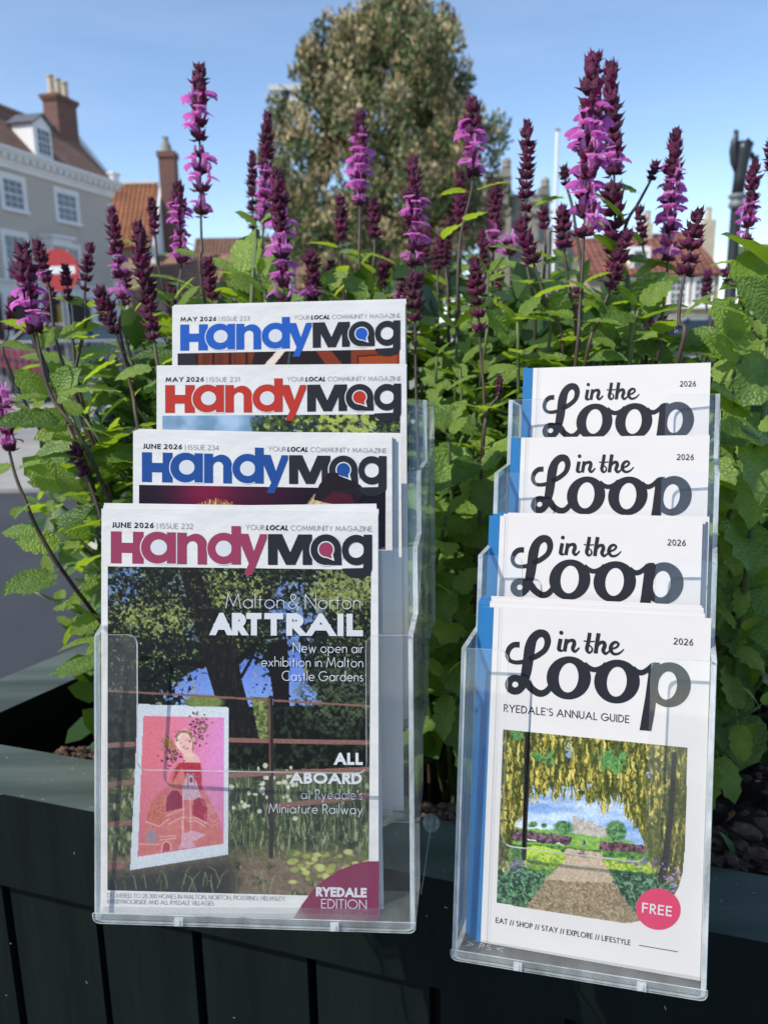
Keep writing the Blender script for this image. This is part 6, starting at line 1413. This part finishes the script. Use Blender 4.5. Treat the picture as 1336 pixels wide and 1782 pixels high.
# ---- red roofed house right
rf0, rf1 = atd(1020, 478, 36), atd(1252, 474, 36); rf0[2] = rf1[2] = (rf0[2]+rf1[2])/2
rw = Face(rf1, rf1-rf0)
if rw.ex@(rf1-rf0) < 0: rw.ex = -rw.ex
rhs = empty('red_roofed_house', rw.O, 'cream house with red pantile roof and two buff chimneys, left of the lamp post', 'house')
RL = float(np.linalg.norm((rf1-rf0)[:2])); eh = rf0[2]
mb = MB(); rw.box(mb, -RL, 0, 0, eh, -6, 0); mb.build('wall', M_STONE, rhs)
rr_ = atd(1236, 402, 39)[2]; M_TILE3 = tilemat('red_pantiles', (.33, .12, .08), (.24, .09, .065), rw.ex)
mb = MB(); roofslab(mb, rw.at(-RL-.1, eh-.05, .25), rw.at(.1, eh-.05, .25), rw.at(-.35, rr_, -3), rw.at(-RL-.1, rr_-.25, -3)); mb.build('roof', M_TILE3, rhs)
mb = MB(); mb.add([rw.at(.05, eh, 0), rw.at(.05, eh, -6), rw.at(-.4, rr_-.1, -3), rw.at(-.3, eh, 0), rw.at(-.3, eh, -6), rw.at(-.7, rr_-.1, -3)], [(0, 1, 2), (5, 4, 3), (0, 3, 4, 1), (1, 4, 5, 2), (2, 5, 3, 0)]); mb.build('gable', M_STONE, rhs)
for x0, x1, yt in ((1226, 1246, 382), (1122, 1136, 388)):
    mb = MB(); p, q = blk(mb, x0, x1, yt, 38.6, .7, rr_-1.5); c_ = mb.build('chimney', M_POT, rhs); c = (p+q)/2; c[1] += .35; mb = MB(); mb.tube([c, c+Zv*.5, c+Zv*.55], [.17, .14, .18], 8); mb.build('chimney_pot', M_POT, c_)
for x in (1112, 1180, 1222):
    s, h = rw.sh(x, 500); window(rw, rhs, s-.35, s+.35, h-.75, h+.35, sur=.1)
s, h = rw.sh(1116, 452); mb = MB(); rw.box(mb, s-.45, s+.45, eh+.05, eh+1.15, -1.2, -.25); dm = mb.build('dormer', M_WPAINT, rhs); mb = MB(); rw.box(mb, s-.25, s+.25, eh+.3, eh+.95, -.25, -.22); mb.build('pane', M_GLASS, dm)

# ---- dormer of the grey house
s0_, h0_ = hf.sh(60, 268); 
def on_roof(px, py):                # intersection with the front roof plane
    n = unit(np.cross(b0-a0, a1-a0)); r = ray(px, py); t = (n@(a0-CAM))/(n@r); return CAM+r*t
bL, bR = on_roof(62, 268), on_roof(94, 282)
cB = (bL+bR)/2; half = .62; sc_ = float((cB-hf.O)@hf.ex); dd_ = float((cB-hf.O)@hf.n); hb = cB[2]
mb = MB(); hf.box(mb, sc_-half, sc_+half, hb-.1, hb+1.35, dd_-1.0, dd_); 
mb.add([hf.at(sc_-half, hb+1.35, dd_), hf.at(sc_+half, hb+1.35, dd_), hf.at(sc_, hb+1.75, dd_), hf.at(sc_-half, hb+1.35, dd_-1.1), hf.at(sc_+half, hb+1.35, dd_-1.1), hf.at(sc_, hb+1.75, dd_-1.1)], [(0, 1, 2), (5, 4, 3)])
dr = mb.build('dormer', M_WPAINT, house)
mb = MB()
for sg in (-1, 1): roofslab(mb, hf.at(sc_+sg*(half+.14), hb+1.30, dd_+.15), hf.at(sc_, hb+1.80, dd_+.15), hf.at(sc_, hb+1.80, dd_-1.2), hf.at(sc_+sg*(half+.14), hb+1.30, dd_-1.2), .06)
mb.build('dormer_roof', M_LEAD, dr)
df = Face(hf.at(0, 0, dd_+.0), hf.ex); df.n = hf.n; df.ex = hf.ex
mb = MB(); df.box(mb, sc_-.42, sc_+.42, hb+.12, hb+1.12, .0, .03); mb.build('pane', M_GLASS, dr)
mb = MB()
for q in ((-.5, -.42, .04, 1.2), (.42, .5, .04, 1.2), (-.42, .42, 1.12, 1.2), (-.42, .42, .04, .12), (-.15, -.125, .12, 1.12), (.125, .15, .12, 1.12), (-.42, .42, .6, .64), (-.42, .42, .36, .38), (-.42, .42, .86, .88)): df.box(mb, sc_+q[0], sc_+q[1], hb+q[2], hb+q[3], .001, .055)
mb.build('sash', M_WPAINT, dr)

# ================================================================ the big tree
def leafy(name, c, c2, tr=.2):
    m = bpy.data.materials.new(name); m.use_nodes = True; t = m.node_tree; b = t.nodes['Principled BSDF']; b.inputs['Roughness'].default_value = .6
    g = N(t, 'ShaderNodeNewGeometry'); r = N(t, 'ShaderNodeValToRGB'); r.color_ramp.elements[0].color = (*c, 1); r.color_ramp.elements[1].color = (*c2, 1); r.color_ramp.elements[0].position = .15; r.color_ramp.elements[1].position = .9
    t.links.new(g.outputs['Random Per Island'], r.inputs[0]); t.links.new(r.outputs[0], b.inputs['Base Color']); return m
TD = 24.0; tk = TD/F
tb_ = atd(660, 700, TD); tb_[2] = 0
tree = empty('evergreen_tree', tb_, 'tall evergreen with brown flowering shoots, standing behind the salvia in the middle', 'tree')
prof = [(8, 24), (30, 60), (60, 100), (100, 128), (150, 150), (200, 182), (260, 204), (330, 206), (400, 192), (460, 170), (500, 140), (540, 60)]
cx = lambda y: 662+(28 if y < 60 else 0)-(0 if y > 60 else 0)+6*math.sin(y/60)
rt = np.random.RandomState(4)
M_BARK = mat('bark', (.06, .045, .035), rough=.95, c2=(.1, .08, .06), scale=8)
mb = MB(); top = atd(690, 40, TD+.0); mb.tube([tb_, tb_+Zv*2, (tb_+top)/2, top], [.35, .28, .16, .04], 8); 
for i in range(26):
    y = rt.uniform(90, 480); c = atd(cx(y), y, TD); a = rt.uniform(0, 6.28); r = np.interp(y, [p[0] for p in prof], [p[1] for p in prof])*tk*.8; mb.tube([c, c+np.array([math.cos(a), math.sin(a), .35])*r*.5, c+np.array([math.cos(a), math.sin(a), .5])*r], [.07, .05, .015], 5)
mb.build('trunk', M_BARK, tree)
clumps = []
for i in range(640):
    y = rt.uniform(14, 535); rr0 = np.interp(y, [p[0] for p in prof], [p[1] for p in prof])
    a = rt.uniform(0, 2*math.pi); rad = rr0*(rt.uniform(.2, 1.0)**.6)*(1+.13*math.sin(3*a+y/28)+.12*math.sin(5*a+y/11)+.10*math.sin(y/17))
    if y < 190 and math.cos(a) < -.2: rad *= .86
    c = atd(cx(y)+rad*math.cos(a), y, TD)+np.array([0, rad*tk*math.sin(a), 0]); clumps.append((c, rt.uniform(.16, .52)*(1 if y > 60 else .6)))
for px, py, r in ((572, 42, .25), (556, 70, .35), (548, 95, .4), (700, 14, .3), (715, 18, .25), (668, 20, .25), (640, 28, .25), (600, 40, .25), (790, 52, .25), (775, 62, .3), (808, 130, .3), (826, 215, .35), (845, 240, .3), (492, 205, .25), (470, 250, .3), (852, 290, .3), (858, 330, .25), (536, 110, .4)):
    clumps.append((atd(px, py, TD), r))
crown = MB(); shootm = MB()
for c, r in clumps:
    tone = rt.rand()
    for k in range(int(150*(r/.35)**1.6)+28):
        d = rt.normal(0, 1, 3); d /= np.linalg.norm(d); p = c+d*r*rt.uniform(.5, 1.08)*np.array([.85, .85, 1.35])
        u = unit(d*.6+np.array([rt.normal(0, .4), rt.normal(0, .4), 1.1])); s = unit(np.cross(u, rt.normal(0, 1, 3))); L = rt.uniform(.09, .185); w_ = L*.5
        tgt = shootm if (d[2] > -.35 and rt.rand() < .1+.85*tone) else crown
        tgt.add([p-s*w_*.2, p+u*L*.5-s*w_*.5, p+u*L, p+u*L*.5+s*w_*.5], [(0, 1, 2, 3)])
crown.build('crown', leafy('evergreen_leaves', (.04, .065, .018), (.15, .19, .055)), tree)
shootm.build('flowering_shoots', leafy('brown_shoots', (.22, .185, .08), (.56, .42, .23)), tree)
# ================================================================ street lamp behind the tree, flagpole, ornate lamp
M_BLKP = mat('black_paint', (.016, .018, .022), rough=.4); M_GALV = mat('galvanised_steel', (.20, .21, .22), rough=.5, metal=.3)
lp = atd(498, 166, 27.5); sl = empty('street_light', (lp[0], lp[1], 0), 'flat white-topped street light at the upper left edge of the tree', 'street light')
k_ = 27.5/F
mb = MB(); mb.tube([(lp[0], lp[1], 0), (lp[0], lp[1], lp[2]-.05)], [.09, .06], 8); mb.build('pole', M_GALV, sl)
mb = MB(); mb.cbox((lp[0], lp[1], lp[2]+.17), 52*k_, .5, .16); mb.build('head', mat('pale_housing', (.62, .62, .58), rough=.5), sl)
for sg in (-1, 1): mb = MB(); mb.cbox((lp[0]+sg*14*k_, lp[1], lp[2]-.07), 15*k_, .35, .30); mb.build('lamp_panel', mat('white_lens', (.8, .82, .85), rough=.3), sl)
mb = MB(); mb.cbox((lp[0], lp[1], lp[2]-.08), 10*k_, .3, .36); mb.build('bracket', M_BLKP, sl)
fp = atd(965, 400, 33); fpt = atd(968, 228, 33); fl = empty('flagpole', (fp[0], fp[1], 0), 'thin white flagpole rising between the church and the tallest salvia', 'flagpole')
mb = MB(); mb.tube([(fp[0], fp[1], 0), (fp[0], fp[1], fpt[2])], [.10, .075], 10); mb.build('pole', mat('white_gloss', (.75, .78, .8), rough=.3), fl); mb = MB(); mb.tube([(fp[0], fp[1], fpt[2]+.001), (fp[0], fp[1], fpt[2]+.05), (fp[0], fp[1], fpt[2]+.1)], [.1, .1, .02], 8); mb.build('cap', M_GALV, fl)
D = 11.0; k_ = D/F; lb = atd(1272, 480, D); o_ = empty('lamp_post', (lb[0], lb[1], 0), 'ornate black iron lamp post with scrolled head, near the right edge', 'lamp post')
zt = lambda y: atd(1278, y, D)[2]; X0, Y0 = lb[0], lb[1]
xo = lambda px, y: X0+(px-1279)*k_
mb = MB(); mb.tube([(X0-.01, Y0, 0), (X0-.01, Y0, .3), (X0, Y0, .35), (X0, Y0, zt(362))], [.16, .15, 11*k_, 9.0*k_], 14); mb.build('column', M_BLKP, o_, smooth=True)
mb = MB()
for y, r in ((362, 11), (358, 13), (352, 14), (346, 11), (343, 13), (339, 14.5), (335, 12)): pass
mb.tube([(X0, Y0, zt(y)) for y in (363, 361, 356, 352, 350, 347, 344, 340, 337)], [r*k_ for r in (9, 13, 13.5, 12, 10, 10, 14, 14.5, 10)], 14); mb.build('collar', mat('grey_band', (.16, .17, .18), rough=.5), o_, smooth=True)
mb = MB(); mb.tube([(xo(px, 0), Y0, zt(y)) for px, y in ((1279, 337), (1281, 310), (1282, 285), (1284, 262), (1286, 248))], [r*k_ for r in (9.5, 10, 10.5, 12, 13)], 12)
mb.tube([(xo(px, 0), Y0, zt(y)) for px, y in ((1286, 254), (1290, 246), (1294, 252), (1291, 258), (1286, 256))], 5.5*k_, 8)
mb.tube([(xo(px, 0), Y0, zt(y)) for px, y in ((1276, 300), (1270, 282), (1267, 262), (1268, 246), (1270, 238), (1269, 226))], [r*k_ for r in (5, 7, 7, 6, 4.5, 2.5)], 8)
mb.tube([(xo(px, 0), Y0, zt(y)) for px, y in ((1270, 262), (1264, 270), (1266, 280), (1271, 276))], 2.5*k_, 6); mb.tube([(xo(px, 0), Y0, zt(y)) for px, y in ((1266, 228), (1272, 230), (1270, 236))], 2.6*k_, 6)
mb.tube([(xo(px, 0), Y0, zt(y)) for px, y in ((1288, 262), (1298, 270), (1303, 284), (1301, 300), (1293, 310), (1286, 306))], [r*k_ for r in (4, 4, 3.5, 3.5, 3, 3)], 7)
mb.tube([(xo(px, 0), Y0, zt(y)) for px, y in ((1300, 276), (1307, 272), (1306, 282))], 3*k_, 6)
mb.build('scrolled_head', M_BLKP, o_, smooth=True)
# no-entry sign
D = 14.5; k_ = D/F; c = atd(103, 470, D); ns = empty('road_sign', (c[0], D, 0), 'round red no entry road sign with a white bar, in front of the grey house', 'road sign')
mb = MB(); n = 40; r = 34*k_; v = [(c[0]+r*math.cos(2*math.pi*i/n), D, c[2]+r*math.sin(2*math.pi*i/n)) for i in range(n)]; v2 = [(x, D+.01, z) for x, y, z in v]; mb.add(v+v2, [tuple(range(n)), tuple(range(n, 2*n))[::-1]]+[(i, (i+1) % n, n+(i+1) % n, n+i)[::-1] for i in range(n)]); mb.build('disc', mat('sign_red', (.42, .035, .035), rough=.35), ns)
mb = MB(); mb.box((c[0]-r*.80, D-.004, c[2]-r*.18), (r*1.6, 0, 0), (0, .003, 0), (0, 0, r*.36)); mb.build('white_bar', mat('sign_white', (.75, .76, .78), rough=.35), ns)
mb = MB(); mb.tube([(c[0], D+.05, 0), (c[0], D+.05, c[2]+r)], .038, 10); mb.build('pole', M_GALV, ns)

# ================================================================ vehicles and barriers
M_TYRE = mat('tyre', (.02, .02, .02), rough=.8); M_CGLASS = mat('car_glass', (.02, .035, .04), rough=.05, spec=1); M_CHROME = mat('alloy', (.22, .22, .23), rough=.6, metal=.2)
def car(x, y, rz, paint, label, roofh=1.46, estate=True, L=4.4, W=1.8, roofm=None):
    root = empty('parked_car', (x, y, 0), label, 'car'); root.rotation_euler = (0, 0, rz); 
    def part(name, mb, m, par=root, sm=False):
        me = bpy.data.meshes.new(name); me.from_pydata(mb.v, [], mb.f); me.materials.append(m)
        if sm: me.polygons.foreach_set('use_smooth', [True]*len(me.polygons))
        ob = bpy.data.objects.new(name, me); col.objects.link(ob); ob.parent = par; return ob
    lo_ = [(-L/2, .35), (-L/2-.02, .62), (-L/2+.12, .88), (-L/2+.95, .98), (L/2-.1, 1.0), (L/2, .8), (L/2, .35)]
    def loft(prof, ws, mb):
        n = len(prof); vs = []
        for sg, w_ in ((-1, ws), (1, ws)): vs += [(px, sg*(W/2-w_*(0.0 if pz < .7 else .08)), pz) for px, pz in prof]
        mb.add(vs, [tuple(range(n)), tuple(range(n, 2*n))[::-1]]+[(i, n+i, n+(i+1) % n, (i+1) % n) for i in range(n)])
    mb = MB(); loft(lo_, 1, mb); body = part('body', mb, paint)
    c_ = [(-L/2+1.0, .97), (-L/2+1.75, roofh-.06), (L/2-.55 if estate else L/2-1.2, roofh-.06), (L/2-.12, 1.0)]
    mb = MB(); vs = []
    for sg in (-1, 1): vs += [(px, sg*(W/2-(.09 if pz < 1.1 else .24)), pz) for px, pz in c_]
    mb.add(vs, [(0, 1, 2, 3), (7, 6, 5, 4), (0, 4, 5, 1), (1, 5, 6, 2), (2, 6, 7, 3)]); part('windows', mb, M_CGLASS)
    mb = MB(); x0, x1 = c_[1][0], c_[2][0]; mb.box((x0-.04, -(W/2-.22), roofh-.07), (x1-x0+.1, 0, 0), (0, W-.44, 0), (0, 0, .07)); rf = part('roof', mb, roofm or paint)
    mb = MB()
    for sg in (-1, 1):
        for (ax_, az_), (bx_, bz_) in (((c_[0][0], .98), (x0, roofh-.03)), ((0.15, .98), (.15, roofh-.03)), ((c_[3][0], 1.0), (x1, roofh-.03))): mb.tube([(ax_, sg*(W/2-.08), az_), (bx_, sg*(W/2-.225), bz_)], .04, 5)
    part('pillars', mb, paint)['kind'] = 'stuff'
    for sg in (-1, 1):
        mb = MB(); mb.tube([(x0+.1, sg*(W/2-.28), roofh+.03), (x1-.1, sg*(W/2-.28), roofh+.03)], .02, 6); part('roof_rail', mb, M_CHROME)
        for xx in (-L/2+.85, L/2-.85):
            mb = MB(); mb.tube([(xx, sg*(W/2-.2), .33), (xx, sg*(W/2+.01), .33)], .33, 20); wl = part('wheel', mb, M_TYRE); mb = MB(); mb.tube([(xx, sg*(W/2), .33), (xx, sg*(W/2+.02), .33)], .2, 14); part('rim', mb, M_CHROME, wl)
        mb = MB(); mb.cbox((-L/2+.03, sg*.62, .72), .12, .36, .14); part('headlight', mb, mat('headlamp', (.7, .72, .75), rough=.1)); mb = MB(); mb.cbox((L/2-.0, sg*.68, .8), .06, .2, .22); part('tail_light', mb, mat('tail_lamp', (.4, .02, .02), rough=.2))
        mb = MB(); mb.cbox((-L/2+1.3, sg*(W/2+.07), 1.0), .16, .16, .12); part('wing_mirror', mb, paint)
    return root
p = atd(1190, 560, 24); car(p[0]+.2, p[1], R_(8), mat('dark_blue_paint', (.03, .045, .08), rough=.3, coat=.6), 'dark blue estate car parked right of the tallest spike, roof just above the top guide', roofh=1.42, roofm=mat('silver_roof', (.35, .37, .42), rough=.3, coat=.5))
p = atd(38, 600, 15); car(p[0]-1.7, p[1]+.2, R_(188), mat('red_car_paint', (.20, .02, .03), rough=.3, coat=.6), 'red car parked behind the metal barriers at the left edge', roofh=1.34)
p = atd(150, 600, 19); car(p[0]+.6, p[1], R_(172), mat('black_car_paint', (.012, .013, .018), rough=.3, coat=.6), 'black car parked in front of the grey house shop front', roofh=1.42)
p = atd(300, 600, 21); car(p[0]+1.6, p[1], R_(4), mat('silver_car_paint', (.35, .36, .38), rough=.3, coat=.6), 'silver car parked beyond the left stems, almost hidden by leaves', roofh=1.42)
def barrier(x, y, rz, label):
    root = empty('crowd_barrier', (x, y, 0), label, 'barrier', 'crowd barriers by the far kerb'); ex = np.array([math.cos(rz), math.sin(rz), 0]); ey = np.array([-ex[1], ex[0], 0]); o = np.array([x, y, 0.]); W = 2.1
    mb = MB(); mb.tube([o-ex*W/2+Zv*.15, o-ex*W/2+Zv*1.0, o-ex*(W/2-.08)+Zv*1.08, o+ex*(W/2-.08)+Zv*1.08, o+ex*W/2+Zv*1.0, o+ex*W/2+Zv*.15, o-ex*W/2+Zv*.15], .02, 6); mb.build('frame', M_GALV, root)
    for i in range(1, 18):
        mb = MB(); a = o-ex*W/2+ex*W*i/18; mb.tube([a+Zv*.15, a+Zv*1.07], .008, 5); mb.build('bar', M_GALV, root)
    for sg in (-1, 1):
        mb = MB(); a = o+ex*sg*W*.36; mb.tube([a-ey*.35, a-ey*.1+Zv*.2, a+ey*.1+Zv*.2, a+ey*.35], .022, 6); mb.build('foot', M_GALV, root)
by = PH(30, 704, 0)[1]
for i, lab in enumerate(('galvanised crowd barrier at the left edge, in front of the red car', 'galvanised crowd barrier right of the red car, seen through the stems', 'galvanised crowd barrier mostly behind leaves, right end of the row')):
    barrier(PH(-10, 704, 0)[0]+i*2.2, by+.1*i, R_(2*i), lab)
c = PH(228, 704, 0); cn = empty('traffic_cone', c, 'small red and white traffic cone glimpsed between leaves, right of the barriers', 'cone')
mb = MB(); mb.tube([c+Zv*.03, c+Zv*.55], [.14, .03], 12); mb.cbox(c+Zv*.015, .36, .36, .03); mb.build('cone_body', mat('cone_red', (.7, .07, .03), rough=.5), cn); mb = MB(); mb.tube([c+Zv*.22, c+Zv*.36], [.105, .078], 12); mb.build('reflective_band', M_WPAINT, cn)
# faint high cloud is part of the air: none built
